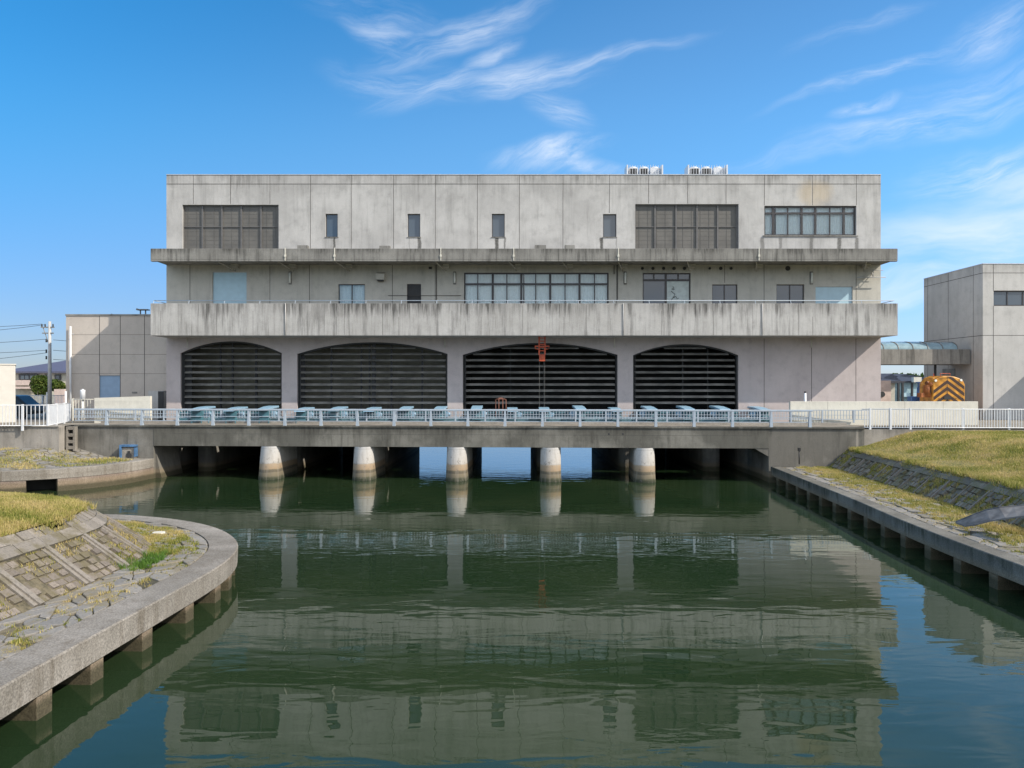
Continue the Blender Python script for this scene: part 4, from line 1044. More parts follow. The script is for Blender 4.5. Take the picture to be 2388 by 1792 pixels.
def sL():
    while True:
        x, y = random.uniform(-24, -11.8), random.uniform(14, 30)
        if inL(x, y) and x > -.7 * y - .5: return (x, y)
blades('turf', 52000, sL, zl, .04, .12, .03, 'grass', 'yellow green turf on top of the near left bank')
def sR():
    while True:
        y = 47 - (random.random() ** 1.2) * 24; x = random.uniform(19, .7 * y + 1)
        if inR(x, y): return (x, y)
blades('turf', 85000, sR, zrf, .04, .13, .045, 'grass', 'patchy green and straw turf on the right bank')
# weeds on the pavings (in clumps)
def clumps(path, n, t0, t1, d0, d1, zf, per, rad, hh, wd, mat, name, label, bias=None):
    C_ = []
    for _ in range(n):
        t = random.uniform(t0, t1); d = random.uniform(d0, d1)
        if bias and not bias(t, d): continue
        C_.append((t, d, random.uniform(.4, 1.) * rad))
    def smp():
        t, d, r = random.choice(C_); a = random.uniform(0, 6.283); q_ = r * abs(random.gauss(0, .5))
        p = path.at(t + q_ * math.cos(a), min(max(d + q_ * math.sin(a), d0 - .05), d1 + .3), 0); return (p[0], p[1])
    return blades(name, per * len(C_), smp, zf, hh * .4, hh, wd, mat, label)
ty = lambda y: t_at_y(PL, y)
clumps(PL, 330, ty(9), ty(31), .95, 2.75, lambda x, y: .99, 26, .3, .11, .022, 'grass', 'weeds', 'dry weeds growing between the paving stones of the near left quay', lambda t, d: random.random() < (.25 + .75 * (d - .9) / 1.8) and noise.noise(Vector((t * .5, d * .6, 0))) > -.12)
clumps(PL, 420, ty(23.2), ty(29.6), 1.2, 3.0, lambda x, y: .99, 42, .3, .10, .025, 'grass', 'weeds', 'thick yellow green grass patch at the tip of the left quay')
clumps(PL, 22, ty(20.2), ty(22.8), 1.9, 2.9, lambda x, y: .99, 90, .34, .22, .02, 'green', 'weeds', 'bright green tuft at the foot of the left revetment')
tyr = lambda y: t_at_y(PR, y)
clumps(PR, 900, tyr(17), PR.L - .2, 1.35, 3.4, lambda x, y: .99, 55, .42, .12, .035, 'grass', 'weeds', 'strip of yellow green grass along the foot of the right revetment', lambda t, d: d > 2.1 or random.random() < .45)
clumps(PR, 30, tyr(19.5), tyr(23.5), 2.5, 3.5, lambda x, y: .99, 120, .35, .3, .03, 'green', 'weeds', 'bright green tufts under the grey metal sheet on the right quay')
def slope_weeds(path, Sf, n, t0, t1, per, mat, name, label, hh=.14, wd=.035, prob=None):
    pts = []
    for _ in range(n):
        t = random.uniform(t0, t1); f = random.uniform(.0, 1.15)
        if noise.noise(Vector((t * .35, f * 2, 5))) < -.05: continue
        for k in range(per): pts.append(Sf(t + random.gauss(0, .12), f + random.gauss(0, .05), 0))
    zmap = {(round(p.x, 5), round(p.y, 5)): p.z for p in pts}; it = iter(pts)
    def smp(): p = next(it); return (p.x, p.y)
    return blades(name, len(pts), smp, lambda x, y: zmap.get((round(x, 5), round(y, 5)), 1.5), hh * .3, hh, wd, mat, label)
slope_weeds(PR, SRf, 2600, tyr(17), PR.L, 13, 'grass', 'weeds', 'weeds sprouting through the right revetment blocks')
slope_weeds(PL, SLf, 2000, ty(10), ty(30), 9, 'grass', 'weeds', 'small weeds in the joints of the left revetment', .08, .022)
clumps(PL, 300, ty(10), PL.L * .62, 4.05, 4.5, lambda x, y: 2.27, 16, .22, .2, .022, 'grass', 'weeds', 'ragged grass edge hanging over the left revetment')
clumps(PR, 420, tyr(17), PR.L - .3, 4.5, 5.0, lambda x, y: 2.1, 20, .3, .24, .035, 'grass', 'weeds', 'ragged grass edge hanging over the right revetment')
clumps(PL, 260, ty(9), ty(24), .9, 2.6, lambda x, y: .965, 30, .22, .07, .018, 'grass', 'weeds', 'low straw coloured weeds in the joints of the left quay flagstones')
clumps(PR, 240, tyr(18), PR.L - .5, .7, 2.4, lambda x, y: .965, 26, .3, .08, .03, 'grass', 'weeds', 'low weeds in the joints of the right quay flagstones')
# far left bank weeds
def sF():
    while True:
        x = random.uniform(-36, -23.6); y = random.uniform(42.5, 49.6)
        i = min(range(0, len(PF.p), 3), key=lambda k: (PF.p[k].x - x) ** 2 + (PF.p[k].y - y) ** 2)
        if (Vector((x, y, 0)) - PF.p[i]).dot(PF.n[i]) < .8: continue
        if y > (48.2 if x < -28.6 else 49.6): continue
        if noise.noise(Vector((x * .5, y * .8, 2))) < -.1: continue
        return (x, y)
def zF(x, y):
    i = min(range(0, len(PF.p), 3), key=lambda k: (PF.p[k].x - x) ** 2 + (PF.p[k].y - y) ** 2)
    d = (Vector((x, y, 0)) - PF.p[i]).dot(PF.n[i]); yy = 48.4 if x < -28.6 else 49.9; zz = 2.05 if x < -28.6 else max(1.35, 2.05 - (x + 28.6) * .28)
    if d < 2: return 1.25 + .08 * (d - .6) / 1.4
    y2 = y - (d - 2) ; return 1.33 + (zz - 1.33) * min(1, (d - 2) / max(.3, (d - 2) + (yy - y)))
blades('turf', 9000, sF, zF, .05, .16, .04, 'grass', 'dry grass on the small slope below the left retaining wall')

# white lid lying on the tip, grey metal sheet on the right quay
mb = MB(); x, y = -11.85, 25.9; mb.tube([(x, y, .98), (x, y, 1.06)], .2, 16)
tag(mb.build('round_lid', M['cream'], loc=(x, y, 1)), 'small round white lid lying in the grass at the tip of the left quay', 'lid')
def P3(px, py, Y): return Vector((X(px, Y), Y, Z(py, Y)))
topl = [P3(2228, 1218, 27.0), P3(2262, 1204, 26.7), P3(2300, 1190, 26.4), P3(2330, 1184, 26.1), P3(2365, 1181, 25.9), P3(2400, 1178, 25.6), P3(2440, 1175, 25.2)]
botl = [P3(2250, 1226.5, 26.3), P3(2275, 1223, 25.9), P3(2310, 1214, 25.5), P3(2345, 1208, 25.1), P3(2372, 1205, 24.8), P3(2405, 1200, 24.4), P3(2440, 1194, 24.0)]
mb = MB()
for i in range(len(topl) - 1):
    a, b, c, d = topl[i], topl[i + 1], botl[i + 1], botl[i]; u = Vector((0, 0, .045))
    mb.hexa([d - u, c - u, b - u, a - u, d, c, b, a])
mb.tube([p + Vector((0, 0, .01)) for p in topl], .02, 4)
tag(mb.build('metal_sheet', plain('weathered_grey_sheet', (.135, .13, .125), .9, 0., var=.35, scale=2.5, bump=.5), loc=tuple(botl[2])), 'long grey metal sheet lying slanted over the right quay and revetment', 'metal sheet')

# ------------------------------------------------------------------ right side: white wall, corridor, building, crane
a, b = X(1843, 50.5), X(2281, 50.5); zt_ = Z(936.7, 50.5)
mb = MB().box(a, b, 50.5, 50.75, ZG - .1, zt_)
for px in (1930, 2020, 2110, 2200): x = X(px, 50.5); mb.box(x - .012, x + .012, 50.497, 50.52, ZG, zt_, 1)
tag(mb.build('boundary_wall', [M['cream'], M['quay']], loc=(a, 50.6, ZG), bevel=.015), 'long cream concrete wall behind the right end of the bridge', 'wall')
mb = MB().tube([(X(1879, 51), 51.1, ZG), (X(1879, 51), 51.1, Z(917, 51))], .08, 10); mb.tube([(X(1879, 51), 51.1, Z(917, 51)), (X(1879, 51), 51.1, Z(913, 51))], .07, 10, 1)
tag(mb.build('vent_pipe', [M['white'], M['black']], loc=(X(1879, 51), 51.1, ZG)), 'white vent pipe with a black cap rising behind the right cream wall', 'vent pipe')
RB = thing('side_building', 'plain grey concrete building with a strip window, standing right of the link corridor', 'building', (40, 58, ZG))
Yf, Yk = 58., 66.3; xa = X(2292, Yf); zt_ = Z(616.4, Yf)
wr = (X(2317, Yf), X(2317 + 140, Yf), Z(714, Yf), Z(678, Yf))
mb = MB(); wall_holes(mb, xa, 62, ZG - .2, zt_, Yf, .3, [wr])
zj = Z(637, Yf); zj2 = Z(782.6, Yf); mb.box(xa, 62, Yf - .003, Yf + .02, zj - .02, zj + .02, 1); mb.box(xa, 62, Yf - .003, Yf + .02, zj2 - .02, zj2 + .02, 1)
for px in (2316.5, 2460): x = X(px, Yf); mb.box(x - .02, x + .02, Yf - .004, Yf + .02, ZG, Z(714, Yf), 1); mb.box(x - .02, x + .02, Yf - .004, Yf + .02, Z(678, Yf), zt_, 1)
mb.build('front_wall', [M['rb'], M['joint']], RB)
mb = MB().box(xa, xa + .3, Yf + .301, Yk, ZG - .2, zt_).box(xa + .301, 62, Yk - .3, Yk, ZG - .2, zt_)
for yy in (59.2, 62.6, 65.7): mb.box(xa - .004, xa + .02, yy - .02, yy + .02, ZG, zt_, 1)
for z in (zj, zj2): mb.box(xa - .004, xa + .02, Yf, Yk, z - .02, z + .02, 1)
mb.build('side_wall', [M['rb'], M['joint']], RB)
MB().box(xa + .3, 62, Yf + .3, Yk - .3, zt_ - .6, zt_ - .3).build('roof', M['can'], RB)
MB().box(xa - .03, 62, Yf - .03, Yf + .25, zt_, zt_ + .06).box(xa - .03, xa + .25, Yf + .251, Yk, zt_, zt_ + .06).build('roof_coping', M['galv'], RB)
window('window', wr, [X(p_, Yf) for p_ in (2351.5, 2388, 2422)], None, mat='tint', blind=False, parent=RB, Y=Yf, fw=.09)
yy0, yy1 = 61.6, 63.4; B(xa - .03, xa + .01, yy0, yy1, ZG, 7.3).build('side_door', M['slat'], RB)
MB().box(40, 47, 55.6, 57.99, ZG, 7.75).box(39.9, 47.1, 55.5, 57.98, 7.751, 7.9).build('shadow_wing', M['rb'], RB)  # unseen wing added to cast the diagonal shadow on the front wall
t = thing('link_corridor', 'raised concrete link corridor with a curved glazed roof between the two buildings', 'corridor', (31, 60, ZG))
xa_, xb_ = xr + .02, X(2263, 59.4); z0, z1 = Z(850, 59.4), Z(815, 59.4)
MB().box(xa_, xb_, 59.4, 59.6, z0, z1).box(xa_, xb_ - .001, 59.601, 62, z0, z0 + .2).box(xa_, xb_, 62.001, 62.2, z0, z1).box(xb_ - .2, xb_, 59.601, 62, z0 + .201, z1).build('wall', M['can'], t)
gm = MB(); rm = MB(); N = 8
arc = [(59.45 + 1.35 * (1 - math.cos(math.pi / 2 * k / N)) , z1 + .62 * math.sin(math.pi / 2 * k / N)) for k in range(N + 1)]
xe = xb_ - .9
for k in range(N):
    (y0_, q0_), (y1_, q1_) = arc[k], arc[k + 1]
    gm.face([(xa_, y0_, q0_), (xe, y0_, q0_), (xe, y1_, q1_), (xa_, y1_, q1_)]); gm.face([(xa_, y0_ + .02, q0_ - .02), (xe, y0_ + .02, q0_ - .02), (xe, y1_ + .02, q1_ - .02), (xa_, y1_ + .02, q1_ - .02)][::-1])
gm.face([(xe, p_[0], p_[1]) for p_ in arc] + [(xe, arc[-1][0], z1)])
gm.build('glazed_roof', plain('grey_green_roof_glazing', (.22, .31, .34), .2), t, fixn=False)
x = xa_ + .3
while x <= xe + .3: rm.tube([(min(x, xe), p_[0] - .01, p_[1] + .02) for p_ in arc], .035, 5); x += 1.14
rm.tube([(xa_, arc[-1][0], arc[-1][1]), (xe, arc[-1][0], arc[-1][1])], .04, 6)
rm.build('roof_rib', M['slat'], t)
B(X(2181, 60.5), X(2184, 60.5), 60.5, 60.7, ZG, z0).build('support_post', M['slatd'], t)
# pink low wall behind
mb = MB().box(X(2050, 60.5), X(2078, 60.5), 60.5, 60.8, ZG, Z(888, 60.5)); mb.tube([(X(2057, 60.5), 60.44, Z(920, 60.5)), (X(2057, 60.5), 60.5, Z(920, 60.5))], .22, 14, 1)
tag(mb.build('screen_wall', [M['pink'], M['slatd']], loc=(X(2064, 60.5), 60.6, ZG)), 'short pinkish wall with a dark round opening at the right corner of the pump house', 'wall')
# crane truck with chevron board
CRY = 56.8
CT = thing('crane_truck', 'amber yellow crane truck with dark chevron stripes behind the right cream wall', 'truck', (X(2200, CRY), CRY + 1, ZG))
a, b = X(2175.5, CRY), X(2250.5, CRY); zt_ = Z(877, CRY); w_ = b - a
outl = [(a, ZG + .5), (b, ZG + .5), (b, Z(897, CRY)), (b - .12, Z(889, CRY)), (b - .4, Z(882.5, CRY)), (b - .8, Z(878.5, CRY)), (b - 1.2, zt_), (a + .75, zt_), (a + .3, Z(883, CRY)), (a, Z(894, CRY))]
mb = MB(); mb.prism(outl, CRY, CRY + 1.9, 'y'); mb.build('counterweight', M['yellow'], CT, bevel=.06)
def clip(poly, outline):
    n = len(outline)
    for i in range(n):
        p, q_ = outline[i], outline[(i + 1) % n]; o_ = []
        if not poly: return []
        def sd(r): return (q_[0] - p[0]) * (r[1] - p[1]) - (q_[1] - p[1]) * (r[0] - p[0])
        for k in range(len(poly)):
            c_, d_ = poly[k], poly[(k + 1) % len(poly)]; sc, sd_ = sd(c_), sd(d_)
            if sc >= 0: o_.append(c_)
            if sc * sd_ < 0: t_ = sc / (sc - sd_); o_.append((c_[0] + (d_[0] - c_[0]) * t_, c_[1] + (d_[1] - c_[1]) * t_))
        poly = o_
    return poly
ins = [(a + .05, ZG + .5), (b - .05, ZG + .5)] + [(x_ - (.05 if x_ > (a + b) / 2 else -.05), z_ - .05) for x_, z_ in outl[2:]]
mb = MB(); xm = X(2209, CRY)
for py in (871, 886.5, 902, 917, 932):
    zt2 = Z(py, CRY); th2 = .26
    for s_ in ((-1, 1) if py > 875 else (1,)):
        q_ = [(xm, zt2), (xm, zt2 - th2), (xm + s_ * 2, zt2 - th2 - 1.5), (xm + s_ * 2, zt2 - 1.5)]
        if s_ < 0: pass
        else: q_ = q_[::-1]
        c_ = clip(q_ if True else q_, ins)
        if len(c_) > 2: mb.prism(c_, CRY - .006, CRY - .003, 'y')
mb.build('chevron_stripe', plain('dark_brown_stripe', (.05, .025, .015), .5), CT)
mb = MB(); x0, x1 = X(2160, CRY + .5), X(2199, CRY + .5)
mb.box(x0 + .4, x1, CRY + .4, CRY + 1.6, Z(905, CRY), Z(881, CRY)); mb.build('engine_cover', M['yellow'], CT, bevel=.05)
mb = MB(); mb.tube([(X(2166, CRY), CRY + .3, Z(925, CRY)), (X(2166, CRY), CRY + .3, Z(900, CRY)), (X(2172, CRY), CRY + .5, Z(895, CRY))], .22, 10); mb.box(X(2152, CRY), X(2176, CRY), CRY + .2, CRY + .8, Z(927, CRY), Z(917, CRY)); mb.tube([(X(2170, CRY), CRY + .2, Z(897, CRY)), (X(2180, CRY), CRY + .2, Z(897, CRY))], .18, 10)
mb.build('winch', plain('rusty_orange_paint', (.33, .11, .03), .5, var=.3), CT)
mb = MB()
for px in (2180, 2196, 2218): mb.tube([(X(px, CRY), CRY + .15, zt_ - .1), (X(px, CRY), CRY + .15, zt_ + .18)], .025, 5)
mb.tube([(X(2194, CRY), CRY + .15, zt_ + .17), (X(2219, CRY), CRY + .15, zt_ + .17)], .025, 5)
mb.build('hand_rail', M['orange'], CT)
mb = MB().box(a + .35, b - .9, CRY - .012, CRY - .007, Z(884, CRY), Z(883.4, CRY)).box(xm - .012, xm + .012, CRY - .011, CRY - .007, ZG + .6, Z(880, CRY))
for k in range(9): mb.tube([(a + .2 + .25 * k, CRY - .03, Z(930, CRY) + .02), (a + .2 + .25 * k, CRY, Z(930, CRY) + .02)], .03, 6)
mb.box(xm - .25, xm + .25, CRY - .04, CRY - .007, Z(932, CRY), Z(925, CRY))
mb.build('panel_seam', M['slatd'], CT)
mb = MB()
for x_, z_ in ((b - .3, Z(887, CRY)), (a + .2, Z(888, CRY))): mb.tube([(x_, CRY - .05, z_), (x_, CRY + .02, z_)], .09, 10)
mb.build('rear_lamp', M['lamp'], CT)
mb = MB()
for k in range(6): mb.box(x0 + .5 + k * .22, x0 + .6 + k * .22, CRY + .385, CRY + .399, Z(901, CRY), Z(886, CRY))
mb.build('cooling_slots', M['slatd'], CT)
MB().box(a - .3, b + .3, CRY + .5, CRY + 7, ZG + .35, ZG + .9).build('chassis', M['slatd'], CT)
for y_ in (CRY + 1., CRY + 2.4, CRY + 5.6):
    for x_ in (a - .1, b - .3):
        MB().tube([(x_, y_, ZG + .5), (x_ + .4, y_, ZG + .5)], .5, 16).build('wheel', M['black'], CT)
mb = MB(); bb_ = plain('blue_machine_paint', (.1, .2, .45), .4)
x_ = X(2152, 60); mb.box(x_ - .2, x_ + .2, 60, 60.4, ZG, Z(893, 60)); mb.box(x_ - .9, x_ + .7, 60, 60.6, ZG, Z(925, 60)); mb.tube([(x_ - .5, 59.9, Z(935, 60)), (x_ - .45, 59.9, Z(905, 60)), (x_ - .1, 59.9, Z(893, 60))], .06, 6)
mb.box(x_ - .35, x_ + .35, 59.95, 60.4, Z(894, 60), Z(891, 60))
tag(mb.build('machine_stand', bb_, loc=(x_, 60.2, ZG)), 'blue steel machine stand left of the yellow crane truck', 'machine stand')

# far houses in the right gap
def house(name, label, cat, x0, x1, y0, y1, zw, zrdg, wallm, roofm, hipL=0., group=None, over=.6):
    t = thing(name, label, cat, ((x0 + x1) / 2, (y0 + y1) / 2, ZG), group)
    B(x0, x1, y0, y1, ZG, zw).build('wall', wallm, t)
    ym = (y0 + y1) / 2; e = over; mb = MB()
    A_, B_, C_, D_ = (x0 - e, y0 - e, zw), (x1 + e, y0 - e, zw), (x1 + e, y1 + e, zw), (x0 - e, y1 + e, zw); h_ = (y1 - y0) / 2 * .9
    E_, F2 = (x0 + h_, ym, zrdg), (x1 - h_, ym, zrdg)
    mb.face([A_, B_, F2, E_]); mb.face([B_, C_, F2]); mb.face([C_, D_, E_, F2]); mb.face([D_, A_, E_]); mb.face([A_, D_, C_, B_])
    mb.box(x0 - e, x1 + e, y0 - e, y1 + e, zw - .25, zw - .01)
    mb.build('roof', roofm, t)
    return t
slate = plain('slate_blue_roof', (.09, .09, .13), .6, var=.15, scale=6); darkr = plain('dark_tiled_roof', (.045, .047, .06), .7); beige = plain('beige_render', (.45, .42, .34), .85)
hs1 = house('house', 'two-storey beige house with slate blue hipped roof and pink balconies beyond the left fence', 'house', X(8, 112), X(230, 112), 112, 124, Z(867, 112), Z(840, 115.), beige, slate)
# hip peak sits at px 92
for r in ((X(128, 112), X(143, 112), Z(887, 112), Z(874, 112)), (X(106, 112), X(110, 112), Z(887, 112), Z(874, 112))):
    o = B(r[0], r[1], 111.9, 111.98, r[2], r[3]).build('window', M['frame'], hs1); B(r[0] + .2, r[1] - .2 if r[1] - r[0] > .6 else r[0] + .24, 111.85, 111.89, r[2] + .15, r[3] - .15).build('pane', M['tint'], o)
mb = MB().box(X(20, 111), X(78, 111), 110.4, 111.6, Z(899, 111), Z(887, 111)).box(X(30, 111), X(78, 111), 110.4, 111.6, Z(907, 111), Z(902, 111)); mb.build('balcony', M['pink'], hs1)
mb = MB().box(X(36, 111), X(80, 111), 111.7, 111.95, Z(886, 111), Z(873, 111)); o = mb.build('window', M['frame'], hs1)
mb = MB(); 
for px in (42, 52, 64): mb.box(X(px, 111), X(px + 8, 111), 111.6, 111.69, Z(885, 111), Z(876, 111))
mb.build('pane', M['tint'], o)
house('house', 'low house with a dark roof glimpsed beside the pinkish wall, under the link corridor', 'house', X(2050, 95), X(2087, 95), 95, 103, Z(889, 95), Z(871, 97), beige, darkr, over=.5)
h3 = house('warehouse', 'long shed with a dark roof far behind, seen under the link corridor', 'shed', X(2070, 120), X(2190, 120), 120, 134, Z(889, 120), Z(872, 124), plain('pale_teal_cladding', (.3, .42, .45), .6), darkr, over=.5)
B(X(2128, 119), X(2146, 119), 118.6, 119.3, Z(892, 119), Z(880, 119)).build('gable_panel', M['cream'], h3)
mb = MB()
for px in (2094, 2104, 2126): mb.box(X(px, 119), X(px + 4, 119), 119, 119.3, ZG, Z(893, 119))
mb.build('door_post', M['slatd'], h3)
B(X(2110, 119), X(2160, 119), 119.3, 119.8, Z(926, 119), Z(917, 119)).build('stripe_panel', M['film'], h3)

# ------------------------------------------------------------------ left side things
Ya = 57.0
AN = thing('annex_building', 'lower beige panelled annex joined to the left end of the pump house', 'building', (-29, Ya, ZG))
a = X(154, Ya); zt_ = Z(737, Ya)
dr = (X(231.5, Ya), X(280, Ya), ZG, Z(876, Ya))
mb = MB(); wall_holes(mb, a, xl - .02, ZG - .2, zt_, Ya, .3, [dr])
for px, lo in ((232, 876), (280.5, 985), (337, 985)): x = X(px, Ya); mb.box(x - .02, x + .02, Ya - .004, Ya + .02, Z(lo, Ya), zt_, 1)
for py in (781, 827, 872): z = Z(py, Ya); mb.box(X(166, Ya), xl - .03, Ya - .003, Ya + .02, z - .01, z + .01, 1)
mb.build('front_wall', [M['annex'], M['joint']], AN)
MB().box(a, a + .3, Ya + .301, 68, ZG - .2, zt_).build('side_wall', M['annex'], AN)
MB().box(a + .301, xl - .02, Ya + .301, 68, zt_ - .4, zt_ - .2).build('roof', M['can'], AN)
MB().box(a - .04, xl - .02, Ya - .05, Ya + .3, zt_, zt_ + .12).box(a - .04, a + .3, Ya + .301, 68, zt_, zt_ + .12).build('roof_coping', M['slat'], AN)
B(dr[0], dr[1], Ya + .08, Ya + .14, dr[2], dr[3]).build('door', M['bluep'], AN)
B(X(308, Ya), X(320, Ya), Ya - .03, Ya - .002, Z(918, Ya), Z(914, Ya)).build('vent', M['slat'], AN)
x_ = X(164.5, Ya - .2); MB().tube([(x_, Ya - .2, ZG), (x_, Ya - .2, Z(762, Ya))], .07, 8).tube([(x_ - .15, Ya - .2, Z(780, Ya)), (x_ + .25, Ya - .2, Z(780, Ya))], .02, 5).build('standpipe', M['white'], AN)
mb = MB(); 
x_ = X(332, 60); z_ = zt_ - .2
mb.box(x_ - .4, x_ + .45, 59.8, 60.3, z_ + .9, z_ + .98).tube([(x_ - .15, 60, z_), (x_ - .15, 60, z_ + .9)], .05, 6).tube([(x_ + .25, 60, z_), (x_ + .25, 60, z_ + .9)], .05, 6).tube([(x_ - .45, 60, z_ + 1.02), (x_ - .1, 60, z_ + .9)], .05, 6)
tag(mb.build('roof_instrument', M['slat'], loc=(x_, 60, z_)), 'small dark instrument table on the annex roof beside the pump house', 'roof instrument')
mb = MB(); x_ = X(257, 60); mb.tube([(x_, 60, z_), (x_, 60, z_ + .55)], .04, 6).tube([(x_ - .2, 60, z_ + .45), (x_ + .15, 60, z_ + .62)], .03, 5).tube([(x_ - .3, 60, z_), (x_ - .3, 60, z_ + .42)], .03, 5).box(x_ - .36, x_ - .2, 59.95, 60.05, z_ + .35, z_ + .45)
tag(mb.build('roof_antenna', M['slat'], loc=(x_, 60, z_)), 'tiny antenna and sensor on the middle of the annex roof', 'antenna')
# cabinet niche by the corner
mb = MB().box(X(352, 56), X(386, 56), 55.6, 56.4, ZG, Z(912, 56)).box(X(369, 55.6), X(382, 55.6), 55.57, 55.598, ZG, Z(913, 55.6), 1)
tag(mb.build('utility_cabinet', [M['rb'], M['slatd']], loc=(X(369, 56), 56, ZG)), 'grey concrete cabinet with a dark slot at the left foot of the pump house', 'cabinet')
# cream wall
mb = MB(); Yw = 53.0; a, b = X(220, Yw), X(350.5, Yw)
mb.prism([(a, ZG - .1), (b, ZG - .1), (b, Z(924, Yw)), (a, Z(928.5, Yw))], Yw, Yw + .25, 'y')
tag(mb.build('boundary_wall', M['cream'], loc=(a, Yw, ZG)), 'bright cream concrete wall behind the left end of the bridge', 'wall')
fence('picket_fence', 'short faded white picket fence between the annex pipe and the left cream wall', [(X(170, 53.5), 53.5), (X(218, 53.3), 53.3)], ZG, 1.65, .22, 1.5, 'cream', pr=.04)
mb = MB(); x_, y_ = X(193, 54.2), 54.2; pr_l = [(0, .17, ZG + .9), (0, .17, ZG + 2.0)]
mb.tube([(x_, y_, ZG + 1.55), (x_, y_, ZG + 2.15), (x_, y_, ZG + 2.26)], .17, 14); mb.tube([(x_, y_, ZG + 2.26), (x_, y_, ZG + 2.33)], .12, 12, r2=.04); mb.tube([(x_, y_, ZG), (x_, y_, ZG + 1.55)], .06, 8)
tag(mb.build('post_tank', M['white'], loc=(x_, y_, ZG)), 'small white cylindrical tank on a post before the annex blue door', 'tank')
# white box building at the left edge
WB = thing('storage_hut', 'plain off-white hut at the left edge of the photo behind the fence', 'hut', (X(0, 53), 54, ZG))
Yh = 53.5; a, b = -44, X(36, Yh)
wm = plain('off_white_render', (.55, .52, .46), .8, var=.04)
def hp(e_): # the hut stands turned towards the canal
    d1 = Vector((-.84, -.54)); d2 = Vector((-.54, .84)); c_ = Vector((b, Yh)) - d1 * e_ - d2 * e_
    return [tuple(c_ + d1 * (9 + e_)), tuple(c_), tuple(c_ + d2 * (5 + 2 * e_)), tuple(c_ + d1 * (9 + e_) + d2 * (5 + 2 * e_))]
mb = MB(); mb.prism(hp(0), ZG, Z(852, Yh), 'z'); mb.build('wall', wm, WB, bevel=.04)
mb = MB(); mb.prism(hp(.04), Z(852, Yh) + .001, Z(849, Yh), 'z'); mb.build('roof', wm, WB)
mb = MB()
for py in (902.5, 909): mb.tube([(b - .84 * .95 + .04, Yh - .54 * .95 - .06, Z(py, Yh)), (b - .84 * .95, Yh - .54 * .95 + .0, Z(py, Yh))], .05, 8)
mb.build('tap', M['slatd'], WB)
# parked car behind hut
cb = plain('dark_blue_car_paint', (.03, .045, .06), .3)
CA = thing('parked_car', 'dark blue grey car parked behind the off-white hut, only its nose showing', 'car', (X(60, 60), 60, ZG))
xe_ = X(83, 60)
prof = [(xe_ - 4.2, .35), (xe_ - .1, .35), (xe_, .6), (xe_ - .05, .95), (xe_ - .5, 1.15), (xe_ - 1.2, 1.75), (xe_ - 1.5, 1.82), (xe_ - 3.4, 1.82), (xe_ - 4.0, 1.5), (xe_ - 4.25, .9)]
mb = MB(); mb.prism([(x_, ZG + z_) for x_, z_ in prof], 59.6, 61.3, 'y'); mb.build('body', cb, CA, bevel=.08)
mb = MB(); mb.prism([(x_, ZG + z_) for x_, z_ in [(xe_ - .75, 1.12), (xe_ - 1.3, 1.68), (xe_ - 3.3, 1.7), (xe_ - 3.8, 1.12)]], 59.585, 59.6, 'y'); mb.build('side_window', M['tint'], CA)
for x_ in (xe_ - .85, xe_ - 3.4): MB().tube([(x_, 59.55, ZG + .33), (x_, 59.8, ZG + .33)], .33, 16).build('wheel', M['black'], CA)
MB().box(xe_ - .12, xe_ + .01, 59.7, 60.0, ZG + .7, ZG + .85).build('headlight', M['galv'], CA)
# dark planting/stacked material behind the fence, pale mesh fence beyond
fence('mesh_fence', 'pale grey mesh fence across the yard behind the utility pole', [(-44, 66), (X(150, 66), 66)], ZG, 1.75, .12, 2.2, 'galv', pr=.035)
mb = MB().box(X(91, 75), X(104, 75), 75, 76.5, ZG, Z(921, 75)).box(X(122, 80), X(152, 80), 80, 82, ZG, Z(921, 80))
mb2 = MB().box(X(126, 84), X(150, 84), 84, 88, ZG, Z(908, 84)); tag(mb2.build('farm_shed', M['pink'], loc=(X(138, 84), 84, ZG)), 'tiny pinkish shed below the tree at the left, beside the annex', 'shed')
mb = MB(); x_ = X(83.5, 52); mb.tube([(x_, 55.5, ZG), (x_, 55.5, Z(913, 55.5))], .07, 8)
tag(mb.build('bollard_post', M['white'], loc=(x_, 55.5, ZG)), 'slim white post standing beside the nose of the dark car', 'post')
mb = MB(); x_ = X(109.5, 58); mb.tube([(x_, 58, ZG), (x_, 58, Z(915, 58))], .045, 6)
tag(mb.build('bollard_post', M['white'], loc=(x_, 58, ZG)), 'thin white post just left of the utility pole', 'post')
# dark low planting strip and road
mb = MB(); mb.face([(-60, 54.5, ZG + .004), (-33.2, 54.5, ZG + .004), (-33.2, 60, ZG + .004), (-60, 60, ZG + .004)])
tag(mb.build('road', M['asph'], loc=(-40, 57, ZG)), kind='structure')
# utility pole
UP = thing('utility_pole', 'grey concrete utility pole with crossarms left of the annex', 'utility pole', (X(116, 59), 59, ZG))
x_ = X(116, 59); zt_ = Z(750, 59)
MB().tube([(x_, 59, ZG), (x_, 59, zt_)], .155, 12, r2=.1).build('pole', M['pole'], UP)
mb = MB()
for z_, l_ in ((zt_ - .45, .55), (zt_ - .9, .45)): mb.box(x_ - l_ - .1, x_ + l_ * .6, 58.93, 59.07, z_ - .04, z_ + .04)
mb.tube([(x_ - .5, 59, zt_ - .5), (x_ - .12, 59, zt_ - 1.6)], .03, 5)
mb.build('crossarm', M['slat'], UP)
mb = MB()
for dx_ in (-.6, -.35, .25): mb.tube([(x_ + dx_, 59, zt_ - .42), (x_ + dx_, 59, zt_ - .2)], .05, 8)
for z_ in (zt_ - 1.6, zt_ - 2.4, zt_ - 2.9): mb.tube([(x_ - .2, 58.9, z_), (x_ - .2, 58.9, z_ + .25)], .06, 8)
mb.build('insulator', M['slatd'], UP)
